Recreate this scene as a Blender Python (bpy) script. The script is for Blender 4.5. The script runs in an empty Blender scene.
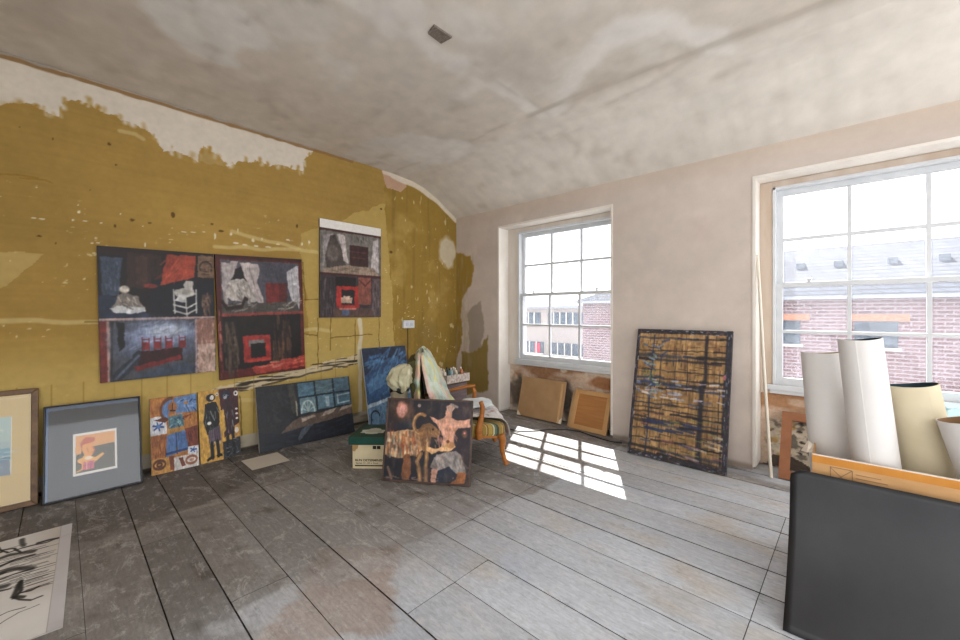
import bpy, math, random
import numpy as np
from mathutils import Vector, Matrix
random.seed(7); RNG = np.random.default_rng(11)
COL = bpy.context.scene.collection
PI = math.pi
# ---------------------------------------------------------------- camera measurements
F, CX, HY, EYE = 398., 480., 312.5, 1.3
YAW = math.radians(43.5)
AX = np.array([-math.sin(YAW), math.cos(YAW), 0]); RT = np.array([math.cos(YAW), math.sin(YAW), 0]); UP = np.array([0, 0, 1.])
CAM = np.array([0, 0, EYE])
WL, WW, CEIL, COVE = -4.2, 3.93, 3.045, 2.65      # left wall x, window wall y, ceiling height, wall top under the cove
def pl(u, v, p, n):
    r = AX + RT*(u-CX)/F + UP*(HY-v)/F
    n = np.array(n, float); p = np.array(p, float)
    return CAM + r*(np.dot(p-CAM, n)/np.dot(r, n))
def fl(u, v, z=0): return pl(u, v, (0, 0, z), (0, 0, 1))
def lw(u, v, x=WL): return pl(u, v, (x, 0, 0), (1, 0, 0))
def ww(u, v, y=WW): return pl(u, v, (0, y, 0), (0, 1, 0))

# ---------------------------------------------------------------- colours and materials
def s2l(c):
    c = np.asarray(c, float)
    return np.where(c <= .04045, c/12.92, ((c+.055)/1.055)**2.4)
def hx(h): return np.array([int(h[i:i+2], 16)/255 for i in (0, 2, 4)])
def lin(h): return tuple(s2l(hx(h))) + (1,)

def new_mat(name):
    m = bpy.data.materials.new(name); m.use_nodes = True
    nt = m.node_tree; nt.nodes.clear()
    out = nt.nodes.new('ShaderNodeOutputMaterial'); b = nt.nodes.new('ShaderNodeBsdfPrincipled')
    nt.links.new(b.outputs[0], out.inputs[0])
    return m, nt, b
def nnode(nt, typ, **kw):
    n = nt.nodes.new(typ)
    for k, v in kw.items():
        if k in n.inputs: n.inputs[k].default_value = v
        else: setattr(n, k, v)
    return n
def noise(nt, scale=(1, 1, 1), s=5., detail=4., rough=.55, dist=0., coord='Object'):
    tc = nt.nodes.new('ShaderNodeTexCoord'); mp = nnode(nt, 'ShaderNodeMapping')
    mp.inputs['Scale'].default_value = scale
    nt.links.new(tc.outputs[coord], mp.inputs[0])
    n = nnode(nt, 'ShaderNodeTexNoise', Scale=s, Detail=detail, Roughness=rough, Distortion=dist)
    nt.links.new(mp.outputs[0], n.inputs['Vector'])
    return n
def ramp(nt, src, p0, c0, p1, c1, extra=()):
    r = nt.nodes.new('ShaderNodeValToRGB')
    r.color_ramp.elements[0].position = p0; r.color_ramp.elements[0].color = c0
    r.color_ramp.elements[1].position = p1; r.color_ramp.elements[1].color = c1
    for p, c in extra:
        e = r.color_ramp.elements.new(p); e.color = c
    nt.links.new(src, r.inputs[0]); return r
def mixc(nt, a, b, fac, mode='MIX'):
    m = nt.nodes.new('ShaderNodeMix'); m.data_type = 'RGBA'; m.blend_type = mode
    for sock, v in ((m.inputs[0], fac), (m.inputs[6], a), (m.inputs[7], b)):
        if hasattr(v, 'is_linked') or hasattr(v, 'links'): nt.links.new(v, sock)
        else: sock.default_value = v
    return m.outputs[2]
def bump(nt, b, src, strength=.2, dist=.01):
    n = nnode(nt, 'ShaderNodeBump'); n.inputs['Strength'].default_value = strength; n.inputs['Distance'].default_value = dist
    nt.links.new(src, n.inputs['Height']); nt.links.new(n.outputs[0], b.inputs['Normal'])
def grey(v): return (v, v, v, 1)
MC = {}
def mat(name, c1, c2=None, rough=.6, s=6., scale=(1, 1, 1), metal=0., bmp=.1, spec=.4):
    """plain procedural material: two colours mixed by noise"""
    if name in MC: return MC[name]
    m, nt, b = new_mat(name)
    n = noise(nt, scale, s)
    c2 = c2 or c1
    r = ramp(nt, n.outputs[0], .32, lin(c1), .68, lin(c2))
    nt.links.new(r.outputs[0], b.inputs['Base Color'])
    b.inputs['Roughness'].default_value = rough; b.inputs['Metallic'].default_value = metal
    b.inputs['Specular IOR Level'].default_value = spec
    if bmp: bump(nt, b, n.outputs[0], bmp, .004)
    MC[name] = m; return m
def attr_mat(name, rough=.6, var=.15, s=9., scale=(1, 1, 1), bmp=.15, bs=60., spec=.3, dist=.003):
    """colour painted on the mesh, broken up with noise"""
    if name in MC: return MC[name]
    m, nt, b = new_mat(name)
    a = nt.nodes.new('ShaderNodeAttribute'); a.attribute_name = 'Col'
    n = noise(nt, scale, s, 5, .6)
    r = ramp(nt, n.outputs[0], .3, grey(1-var), .7, grey(1+var*.6))
    c = mixc(nt, a.outputs['Color'], r.outputs[0], 1., 'MULTIPLY')
    nt.links.new(c, b.inputs['Base Color'])
    b.inputs['Roughness'].default_value = rough; b.inputs['Specular IOR Level'].default_value = spec
    n2 = noise(nt, scale, bs, 4)
    bump(nt, b, n2.outputs[0], bmp, dist)
    MC[name] = m; return m

# ---------------------------------------------------------------- painter (colours laid on a mesh grid)
def bil(g, fx, fy):
    h, w = g.shape
    fx = np.clip(fx, 0, w-1.001); fy = np.clip(fy, 0, h-1.001)
    x = fx.astype(int); y = fy.astype(int); a = fx-x; b = fy-y
    a = a*a*(3-2*a); b = b*b*(3-2*b)
    return (g[y, x]*(1-a)+g[y, x+1]*a)*(1-b)+(g[y+1, x]*(1-a)+g[y+1, x+1]*a)*b
class Art:
    def __init__(s, x0, x1, y0, y1, nx, ny, bg):
        s.x0, s.x1, s.y0, s.y1, s.nx, s.ny = x0, x1, y0, y1, nx, ny
        s.X, s.Y = np.meshgrid(np.linspace(x0, x1, nx), np.linspace(y0, y1, ny))
        s.C = np.ones((ny, nx, 3))*hx(bg)
    def noise(s, sx, sy=None, oct=1):
        """0..1 value noise, feature size sx, sy in drawing units"""
        sy = sy or sx; out = 0; amp = 1; tot = 0
        for o in range(oct):
            g = RNG.random((int((s.y1-s.y0)/sy)+3, int((s.x1-s.x0)/sx)+3))
            out = out + amp*bil(g, (s.X-s.x0)/sx+RNG.random(), (s.Y-s.y0)/sy+RNG.random()); tot += amp
            amp *= .55; sx /= 2; sy /= 2
        return out/tot
    def put(s, m, col, a=1.):
        c = hx(col) if isinstance(col, str) else col
        m = np.clip(m, 0, 1)[..., None]*a
        s.C = s.C*(1-m)+c*m
    def mask_poly(s, pts, warp=0., wsc=None, off=None):
        X, Y = s.X, s.Y
        if warp:
            wsc = wsc or warp*4
            X = X+(s.noise(wsc, oct=2)-.5)*2*warp; Y = Y+(s.noise(wsc, oct=2)-.5)*2*warp
        ins = np.zeros(X.shape, bool); n = len(pts)
        for i in range(n):
            xa, ya = pts[i][:2]; xb, yb = pts[(i+1) % n][:2]
            if ya == yb: continue
            c = ((ya > Y) != (yb > Y)) & (X < (xb-xa)*(Y-ya)/(yb-ya)+xa)
            ins ^= c
        return ins.astype(float)
    def poly(s, pts, col, warp=.012, a=1., wsc=None): s.put(s.mask_poly(pts, warp, wsc), col, a)
    def rect(s, x0, y0, x1, y1, col, warp=.006, a=1.): s.poly([(x0, y0), (x1, y0), (x1, y1), (x0, y1)], col, warp, a)
    def ell(s, cx, cy, rx, ry, col, soft=.15, a=1., warp=.1):
        n = s.noise(max(rx, ry)*.6, oct=2)-.5
        d = np.sqrt(((s.X-cx)/rx)**2+((s.Y-cy)/ry)**2)+n*2*warp
        s.put((1-d)/soft+.5, col, a)
    def line(s, pts, w, col, a=1., soft=.3, wob=0.):
        d = np.full(s.X.shape, 9e9)
        X, Y = s.X, s.Y
        if wob: X = X+(s.noise(wob*5)-.5)*wob; Y = Y+(s.noise(wob*5)-.5)*wob
        for (xa, ya), (xb, yb) in zip(pts[:-1], pts[1:]):
            L = (xb-xa)**2+(yb-ya)**2+1e-12
            t = np.clip(((X-xa)*(xb-xa)+(Y-ya)*(yb-ya))/L, 0, 1)
            d = np.minimum(d, np.hypot(X-xa-t*(xb-xa), Y-ya-t*(yb-ya)))
        s.put((w/2-d)/(w*soft)+.5, col, a)
    def arc(s, cx, cy, rx, ry, a0, a1, w, col, n=14, **k):
        s.line([(cx+rx*math.cos(math.radians(a0+(a1-a0)*i/n)), cy+ry*math.sin(math.radians(a0+(a1-a0)*i/n))) for i in range(n+1)], w, col, **k)
    def strokes(s, n, box, ln, w, cols, ang=0., jit=.3, a=.7):
        for _ in range(n):
            x = random.uniform(box[0], box[2]); y = random.uniform(box[1], box[3])
            t = ang+random.uniform(-jit, jit); l = ln*random.uniform(.4, 1.)
            s.line([(x, y), (x+l*math.cos(t), y+l*math.sin(t))], w*random.uniform(.5, 1.3), random.choice(cols), a)
    def vary(s, amt=.12, sx=.05, sy=.05):
        s.C = np.clip(s.C*(1+(s.noise(sx, sy, 2)[..., None]-.5)*2*amt), 0, 1)
    def blur(s, k=1):
        for _ in range(k):
            p = np.pad(s.C, ((1, 1), (1, 1), (0, 0)), 'edge')
            s.C = (p[:-2, 1:-1]+p[2:, 1:-1]+p[1:-1, :-2]+p[1:-1, 2:]+2*p[1:-1, 1:-1])/6
    def linear(s): return s2l(np.clip(s.C, 0, 1)).reshape(-1, 3)

# ---------------------------------------------------------------- mesh helpers
class MB:
    def __init__(s): s.v = []; s.f = []; s.c = []; s.sm = []
    def add(s, v, f, smooth=False):
        o = len(s.v); s.v += [tuple(map(float, p)) for p in v]; s.f += [[i+o for i in q] for q in f]; s.sm += [smooth]*len(f)
    def box(s, x0, x1, y0, y1, z0, z1, M=None):
        v = [(x, y, z) for z in (z0, z1) for y in (y0, y1) for x in (x0, x1)]
        if M is not None: v = [M @ Vector(p) for p in v]
        s.add(v, [(0, 2, 3, 1), (4, 5, 7, 6), (0, 1, 5, 4), (2, 6, 7, 3), (0, 4, 6, 2), (1, 3, 7, 5)])
    def tube(s, pts, r, n=10, cap=True, flat=(1, 1)):
        pts = [Vector(p) for p in pts]; rs = r if isinstance(r, (list, tuple)) else [r]*len(pts)
        V = []; ref = None
        for i, p in enumerate(pts):
            t = (pts[min(i+1, len(pts)-1)]-pts[max(i-1, 0)]).normalized()
            if ref is None: ref = Vector((0, 0, 1)) if abs(t.z) < .9 else Vector((1, 0, 0))
            a = t.cross(ref).normalized(); b = a.cross(t).normalized(); ref = b
            V += [p+(a*math.cos(2*PI*k/n)*flat[0]+b*math.sin(2*PI*k/n)*flat[1])*rs[i] for k in range(n)]
        Fc = [(i*n+k, i*n+(k+1) % n, (i+1)*n+(k+1) % n, (i+1)*n+k) for i in range(len(pts)-1) for k in range(n)]
        s.add(V, Fc, True)
        if cap:
            s.add(V[:n], [tuple(range(n))[::-1]]); s.add(V[-n:], [tuple(range(n))])
    def lathe(s, prof, n=24, M=None):
        V = [(r*math.cos(2*PI*k/n), r*math.sin(2*PI*k/n), z) for r, z in prof for k in range(n)]
        if M is not None: V = [M @ Vector(p) for p in V]
        s.add(V, [(i*n+k, i*n+(k+1) % n, (i+1)*n+(k+1) % n, (i+1)*n+k) for i in range(len(prof)-1) for k in range(n)], True)
    def build(s, name, m, parent=None, loc=None, bevel=0., M=None, solid=0., sub=0):
        me = bpy.data.meshes.new(name); me.from_pydata(s.v, [], s.f)
        me.polygons.foreach_set('use_smooth', s.sm); me.update()
        o = bpy.data.objects.new(name, me); COL.objects.link(o); me.materials.append(m)
        if parent: o.parent = parent
        if M is not None: o.matrix_local = M
        if loc is not None: o.location = loc
        if sub:
            q = o.modifiers.new('sub', 'SUBSURF'); q.levels = sub; q.render_levels = sub
        if solid:
            q = o.modifiers.new('solid', 'SOLIDIFY'); q.thickness = solid; q.offset = 0
        if bevel:
            q = o.modifiers.new('bev', 'BEVEL'); q.width = bevel; q.segments = 2; q.limit_method = 'ANGLE'
        return o
def tag(o, label=None, cat=None, group=None, kind=None):
    if label: o['label'] = label
    if cat: o['category'] = cat
    if group: o['group'] = group
    if kind: o['kind'] = kind
    return o
def struct(o): o['kind'] = 'structure'; return o
def empty(name, M=None, loc=None):
    o = bpy.data.objects.new(name, None); COL.objects.link(o); o.empty_display_size = .1
    if M is not None: o.matrix_world = M
    if loc is not None: o.location = loc
    return o
def grid_obj(name, art, m, pos, keep=None, parent=None, M=None, extra=None, extra_col='888888', mats=None):
    """art grid -> mesh; pos(X,Y)->Nx3 array; extra = MB with plain-coloured body"""
    ny, nx = art.X.shape
    P = pos(art.X.ravel(), art.Y.ravel())
    idx = np.arange(nx*ny).reshape(ny, nx)
    q = np.stack([idx[:-1, :-1], idx[:-1, 1:], idx[1:, 1:], idx[1:, :-1]], -1).reshape(-1, 4)
    if keep is not None:
        cx = (art.X[:-1, :-1]+art.X[1:, 1:]).ravel()/2; cy = (art.Y[:-1, :-1]+art.Y[1:, 1:]).ravel()/2
        q = q[keep(cx, cy)]
    col = art.linear()
    # orient faces consistently (flip if asked by pos)
    if getattr(pos, 'flip', False): q = q[:, ::-1]
    nv = len(P)
    faces = [list(map(int, t)) for t in q] if extra is not None else None
    me = bpy.data.meshes.new(name)
    if extra is not None:
        vs = P.tolist()+[list(v) for v in extra.v]
        fs = faces+[[i+nv for i in f] for f in extra.f]
        me.from_pydata(vs, [], fs)
        c = np.vstack([col, np.tile(s2l(hx(extra_col)), (len(extra.v), 1))])
    else:
        me.vertices.add(nv); me.vertices.foreach_set('co', P.astype(np.float32).ravel())
        nf = len(q); me.loops.add(nf*4); me.loops.foreach_set('vertex_index', q.astype(np.int32).ravel())
        me.polygons.add(nf); me.polygons.foreach_set('loop_start', np.arange(0, nf*4, 4, dtype=np.int32))
        me.update(calc_edges=True); c = col
        me.polygons.foreach_set('use_smooth', [True]*nf)
    at = me.attributes.new('Col', 'FLOAT_COLOR', 'POINT')
    at.data.foreach_set('color', np.hstack([c, np.ones((len(c), 1))]).astype(np.float32).ravel())
    me.update()
    o = bpy.data.objects.new(name, me); COL.objects.link(o); me.materials.append(m)
    if parent: o.parent = parent
    if M is not None: o.matrix_local = M
    return o

PAINT = attr_mat('oil_paint', .5, .1, 30., bmp=.35, bs=90., spec=.4)
PRINT = attr_mat('printed_paper', .75, .04, 8., bmp=.03)

def panel(name, art, w, h, T, M, edge, m=PAINT, parent=None, blur=2, desat=.2, dim=.92, post=None):
    """a board or canvas with its picture on the front (local x right, y up, z out of the face)"""
    if m is not PRINT: art.vary(.18, .05, .05); art.blur(blur); art.vary(.14, .012, .03); g_ = art.C.mean(-1, keepdims=True); art.C = np.clip((art.C*(1-desat)+g_*desat)*dim, 0, 1)
    if post: post(art)
    b = MB(); b.box(0, w, 0, h, 0, T-.0012)
    pos = lambda X, Y: np.stack([X*w, (1-Y)*h, np.full(X.shape, T)], -1)
    pos2 = lambda X, Y: pos(X, Y)
    pos2.flip = True
    return grid_obj(name, art, m, pos2, None, parent, M, b, edge)
def lean_M(p, dirx, back, topz, normal_out):
    """matrix of a leaning panel: p bottom rear left corner on the floor; leans `back` at height topz"""
    ex = Vector(dirx).normalized(); n = Vector(normal_out).normalized()
    ey = (Vector((0, 0, topz))-n*back).normalized(); ez = ex.cross(ey)
    M = Matrix(((ex.x, ey.x, ez.x, p[0]), (ex.y, ey.y, ez.y, p[1]), (ex.z, ey.z, ez.z, p[2]), (0, 0, 0, 1)))
    return M, math.hypot(back, topz)
def frame_bars(w, h, b, T, z0=0.):
    """four mitred bars"""
    m = MB()
    o = [(0, 0), (w, 0), (w, h), (0, h)]; i = [(b, b), (w-b, b), (w-b, h-b), (b, h-b)]
    for k in range(4):
        j = (k+1) % 4
        V = [(*o[k], z0), (*o[j], z0), (*i[j], z0), (*i[k], z0), (*o[k], T), (*o[j], T), (*i[j], T), (*i[k], T)]
        m.add(V, [(3, 2, 1, 0), (4, 5, 6, 7), (0, 1, 5, 4), (2, 3, 7, 6), (1, 2, 6, 5), (3, 0, 4, 7)])
    return m
# ================================================================ THE SETTING
# ---------------- left wall: ochre paint over pale plaster
def to_lw(pts): return [(lw(u, v)[1], lw(u, v)[2]) for u, v in pts]
ceil_prof = [(2.85, 3.03), (3.15, 3.005), (3.35, 2.96), (3.55, 2.87), (3.74, 2.76), (WW, COVE)]
def ceil_z(y):
    ys = [-4, 0, 2.4]+[p[0] for p in ceil_prof]; zs = [CEIL+.02, CEIL+.02, CEIL]+[p[1] for p in ceil_prof]
    return np.interp(y, ys, zs)
LY0, LY1 = -1.6, WW
a = Art(LY0, LY1, 0, 3.08, 780, 440, 'a38548')
a.C = a.C*(1+(a.noise(.8, .5, 3)[..., None]-.5)*.14)
a.C = a.C*(1+(a.noise(.5, .02, 2)[..., None]-.5)*.05)
# lower part of the wall: lighter yellow
lo = np.clip((1.15-a.Y)/.35, 0, 1)*np.clip((3.0-a.X)/.1, 0, 1)
a.put(lo*(.7+.3*a.noise(.25, .25, 3)), 'c2a866')
a.poly(to_lw([(395, 200), (300, 235), (310, 335), (240, 345), (310, 440), (395, 420)]), 'bea562', .03, .6)
# darker, brushed area towards the corner
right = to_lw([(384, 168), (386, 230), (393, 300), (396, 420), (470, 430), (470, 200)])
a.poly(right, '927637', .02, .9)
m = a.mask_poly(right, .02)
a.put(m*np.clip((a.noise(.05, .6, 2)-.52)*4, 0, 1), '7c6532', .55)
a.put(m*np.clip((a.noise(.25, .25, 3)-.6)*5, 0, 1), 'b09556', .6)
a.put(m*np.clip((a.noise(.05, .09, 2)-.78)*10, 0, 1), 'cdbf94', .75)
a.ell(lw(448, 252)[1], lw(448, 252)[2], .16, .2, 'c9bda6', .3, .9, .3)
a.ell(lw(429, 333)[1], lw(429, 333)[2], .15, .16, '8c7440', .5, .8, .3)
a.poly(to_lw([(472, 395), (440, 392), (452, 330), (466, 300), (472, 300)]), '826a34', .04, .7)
# pale plaster above the brushed paint edge
edge = [(-60, 110), (0, 106), (12, 104), (25, 103), (40, 108), (50, 113), (60, 118), (62, 101), (78, 100), (90, 103), (93, 107), (105, 113),
        (118, 117), (130, 123), (148, 130), (157, 138), (162, 150), (178, 151), (190, 157), (198, 161), (203, 147), (214, 154),
        (228, 166), (240, 162), (262, 161), (268, 166), (284, 165), (303, 172), (304, 160), (312, 152)]
pe = to_lw(edge)
pe = [(LY0-.5, pe[0][1])]+pe+[(lw(325, 150)[1], 3.4), (LY0-.5, 3.4)]
a.poly(pe, 'd3c9ba', .018, 1, .05)
a.poly(to_lw([(198, 161), (204, 146), (214, 153), (228, 166), (215, 165)]), 'ad925c', .02, .85, .05)
for (xa, ya), (xb, yb) in zip(pe[1:len(edge)], pe[2:len(edge)+1]):
    for _ in range(max(2, int(math.hypot(xb-xa, yb-ya)*26))):
        t = random.random(); x = xa+(xb-xa)*t; y = ya+(yb-ya)*t; s = random.choice((-1, 1)); an = random.choice((PI/2, .8, .15, 2.4))+random.uniform(-.25, .25); L = random.uniform(.015, .05)
        a.line([(x, y-.01*s), (x+s*.3*L*math.cos(an), y+s*L*math.sin(an))], random.uniform(.012, .035), 'd3c9ba' if s < 0 else 'a48241', random.uniform(.35, 1), .8, .02)
a.line(to_lw([(120, 131), (135, 134), (143, 139)]), .03, 'c7b583', .6)
# bare pink plaster and cream strip under the cove
a.poly(to_lw([(381, 167), (386, 187), (400, 192), (407, 187), (400, 172)]), 'b8957c', .012)
cv = [(y, float(ceil_z(y))) for y in np.linspace(2.85, WW, 14)]
a.line(cv, .13, 'd2c6b2', 1, .15, .04)
a.line(to_lw([(384, 172), (395, 176), (406, 182)]), .05, 'cfc3b3', .9)
# plaster crack along the ceiling line
a.line([(LY0, CEIL-.0), (2.3, CEIL-.015)], .035, '8a6a44', .9, .2, .012)
a.line([(LY0, CEIL+.02), (2.9, CEIL+.012)], .03, '9d9488', 1, .2, .02)
# white smears on the far left
a.poly(to_lw([(-5, 248), (20, 250), (45, 255), (30, 268), (10, 285), (-5, 292)]), 'c4ae74', .03, .55)
# flecks where the paint has chipped
for u, v, w, h in [(34, 218, 5, 1.6), (42, 219, 5, 1.6), (73, 220, 2.4, 2), (85, 221, 4, 1.4), (79, 212, 2.5, 2.5), (78, 205, 1.6, 1.4), (101, 223, 3, 1.3),
                   (120, 214, 2, 1), (96, 238, 2, 2), (92, 243, 3, 1.5), (98, 243, 3, 1.4), (143, 226, 2, 1.2), (145, 245, 1.8, 4), (184, 232, 5, 1), (193, 232, 5, 1),
                   (204, 232, 3, 1), (36, 187, 1.5, 2), (0, 196, 2, 1), (231, 234, 2, 3), (238, 231, 1.5, 4), (253, 240, 3, 4), (262, 239, 2, 3), (215, 236, 2, 6),
                   (236, 243, 5, 2), (245, 245, 5, 2), (256, 246, 5, 1.6), (268, 247, 6, 1.5), (278, 244, 4, 2), (309, 242, 2, 3), (302, 244, 1.6, 3), (288, 240, 4, 1.3)]:
    c = lw(u, v); k = abs(lw(u+w/2, v)[1]-c[1]); kz = abs(lw(u, v+h/2)[2]-c[2])
    a.ell(c[1], c[2], k, kz, 'dcd2b6', .4, .95, .35)
for u, v, w, h in [(173, 215, 4, 5.5), (221, 231, 6, 2), (132, 220, 5, 3), (150, 223, 4, 1.5), (212, 224, 3, 2), (90, 190, 2, 1), (115, 226, 2, 4), (391, 252, 3, 3), (381, 209, 2, 2),
                   (53, 139, 2, 2), (109, 144, 4, 3), (20, 127, 2, 1.6), (116, 165, 2, 2), (39, 236, 5, 2), (56, 243, 2, 2), (297, 226, 2, 4)]:
    c = lw(u, v); k = abs(lw(u+w/2, v)[1]-c[1]); kz = abs(lw(u, v+h/2)[2]-c[2])
    a.ell(c[1], c[2], k, kz, '5a4526', .4, .9, .3)
# scattered chips and scratches
chip = np.clip((a.noise(.03, .02, 2)-.80)*14, 0, 1)*np.clip((a.noise(.35, .2, 2)-.5)*4, 0, 1)*(a.Y < 2.25)
a.put(chip, 'd6c79a', .9)
a.line(to_lw([(0, 174), (20, 175), (38, 178)]), .012, '8a6a2a', .6); a.line(to_lw([(20, 178), (45, 180), (52, 183)]), .01, '8a6a2a', .6)
# scars where rails were torn off: bands of bare plaster with dark streaks
band = to_lw([(205, 392), (250, 379), (300, 369), (358, 354), (358, 363), (300, 377), (250, 389), (205, 402)])
a.poly(band, 'cdbd9c', .02, .95, .06)
a.put(a.mask_poly(band, .03)*np.clip((a.noise(.16, .015, 2)-.55)*8, 0, 1), '3d3630', .95)
a.line(to_lw([(262, 385), (300, 376), (332, 369)]), .02, '4a4038', .8, .3, .02)
for u0, v0, u1, v1 in [(0, 322, 100, 322), (300, 329, 330, 330), (225, 404, 262, 399), (232, 232, 300, 249), (215, 246, 318, 252)]:
    a.line(to_lw([(u0, v0), (u1, v1)]), .035, 'cdb982', .65, .3, .03)
a.line(to_lw([(360, 320), (361, 335), (360, 352), (360, 420)]), .05, 'd3c8ae', .9, .2, .03)
for pts in [[(318, 318), (318, 368)], [(331, 318), (330, 350)], [(355, 320), (355, 360)], [(305, 334), (318, 336)], [(330, 338), (372, 334)], [(302, 270), (302, 360)],
            [(304, 300), (318, 299)], [(378, 240), (379, 350)], [(240, 396), (242, 440)], [(84, 322), (99, 322)], [(303, 262), (305, 300)]]:
    a.line(to_lw(pts), .011, '6d5526', .75, .3, .015)
for y in np.arange(-1.2, 2.6, .165):     # board joints in the lower wall
    a.line([(y, .14), (y, .78)], .006, '8b7032', .55)
# strip of bare plaster low down
a.put(np.clip((.145-a.Y)/.004, 0, 1), 'b3a996'); a.put(np.clip((.03-a.Y)/.004, 0, 1), '4f4841')
a.put(np.clip((.145-a.Y)/.004, 0, 1)*np.clip((a.noise(.2, .05, 2)-.6)*6, 0, 1), '7e7465', .8)
a.C = a.C*(1+(a.noise(.03, .03, 2)[..., None]-.5)*.05)
WALLM = attr_mat('painted_plaster', .85, .06, 7., bmp=.25, bs=25., spec=.15, dist=.004)
def pos_lw(X, Y):
    z = np.minimum(Y, ceil_z(X)+.02)
    return np.stack([np.full(X.shape, WL), X, z], -1)
pos_lw.flip = False
slab = MB(); slab.box(WL-.25, WL-.003, LY0, WW+.41, -.1, 3.25)
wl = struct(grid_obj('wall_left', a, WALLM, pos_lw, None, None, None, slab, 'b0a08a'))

# unseen part-width rear wall, added to darken the left; open on the right
m = MB(); m.box(WL-.25, -.9, LY0-.2, LY0, -.1, 3.3); struct(m.build('wall_rear_added', mat('added_rear_wall_plaster', 'a8916a', 'b8a684', .9, 2)))
# ---------------- window wall
W1X0, W1X1, W2X0, W2X1, WTOP = -3.406, -1.836, -.629, .941, 2.42
RX = 2.4
xs_break = [WL, W1X0, W1X1, W2X0, W2X1, RX]
def to_ww(pts, y=WW): return [(ww(u, v, y)[0], ww(u, v, y)[2]) for u, v in pts]
class ArtW(Art):
    def __init__(s, xs, ys, bg):
        s.x0, s.x1, s.y0, s.y1 = xs[0], xs[-1], ys[0], ys[-1]
        s.X, s.Y = np.meshgrid(xs, ys); s.C = np.ones(s.X.shape+(3,))*hx(bg)
def brk(b, step):
    out = [b[0]]
    for p, q in zip(b[:-1], b[1:]):
        n = max(1, int(round((q-p)/step))); out += list(np.linspace(p, q, n+1)[1:])
    return np.array(out)
a = ArtW(brk(xs_break, .012), brk([0, WTOP, 2.7], .012), 'cabdb3')
a.C = a.C*(1+(a.noise(.7, .5, 3)[..., None]-.5)*.10)
a.put(np.clip((a.noise(.5, .25, 3)-.55)*3, 0, 1), 'bfaea2', .45)
a.put(np.clip((a.noise(.3, .3, 3)-.62)*5, 0, 1), 'dccfc2', .5)
a.put(np.clip((a.Y-2.42-.08*a.noise(.4, .2))*5, 0, 1), 'c6b3a0', .6)
# ochre paint running round the corner, grey patch of fresh render below it
a.poly([(WL-.1, 2.16), (WL+.07, 2.14), (WL+.2, 2.10), (WL+.3, 2.09), (WL+.34, 1.92), (WL+.31, 1.7), (WL+.17, 1.55), (WL+.1, 1.4), (WL+.12, .9), (WL-.1, .3)], '9c803e', .03, 1, .08)
a.poly([(ww(468, 312)[0], ww(468, 312)[2]), (ww(481, 300)[0], ww(481, 300)[2]), (ww(484, 330)[0], ww(484, 330)[2]), (ww(480, 352)[0], ww(480, 352)[2]), (ww(469, 352)[0], ww(469, 352)[2])], '9b8f82', .03, .85, .08)
a.poly(to_ww([(462, 352), (478, 350), (488, 335), (488, 391), (474, 392), (462, 400)]), '8c763e', .03, .9, .08)
a.put(np.clip((.04-a.Y+.02*a.noise(.1))*60, 0, 1), '8d8074', .8)
a.put(a.mask_poly([(WL-.1, 2.2), (WL+.36, 2.2), (WL+.36, .1), (WL-.1, .1)], .05)*np.clip((a.noise(.03, .2, 3)-.5)*5, 0, 1), 'a8987c', .45)
a.blur(1)
def in_open(cx, cy): return (((cx > W1X0) & (cx < W1X1)) | ((cx > W2X0) & (cx < W2X1))) & (cy < WTOP)
def pos_ww(X, Y): return np.stack([X, np.full(X.shape, WW), Y], -1)
pos_ww.flip = False
OUT = 4.34
body = MB()
for x0, x1 in ((WL-.25, W1X0), (W1X1, W2X0), (W2X1, RX)): body.box(x0, x1, WW+.003, OUT, -.1, 3.25)
LIN = 2.30                                    # underside of the outer lintel
for x0, x1 in ((W1X0, W1X1), (W2X0, W2X1)):
    body.box(x0, x1, WW+.003, 4.12, WTOP, 3.25); body.box(x0, x1, 4.12, OUT, 2.36, 3.25)
body_col = 'd6cdc2'
struct(grid_obj('wall_window_side', a, WALLM, pos_ww, lambda cx, cy: ~in_open(cx, cy), None, None, body, body_col))

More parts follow.
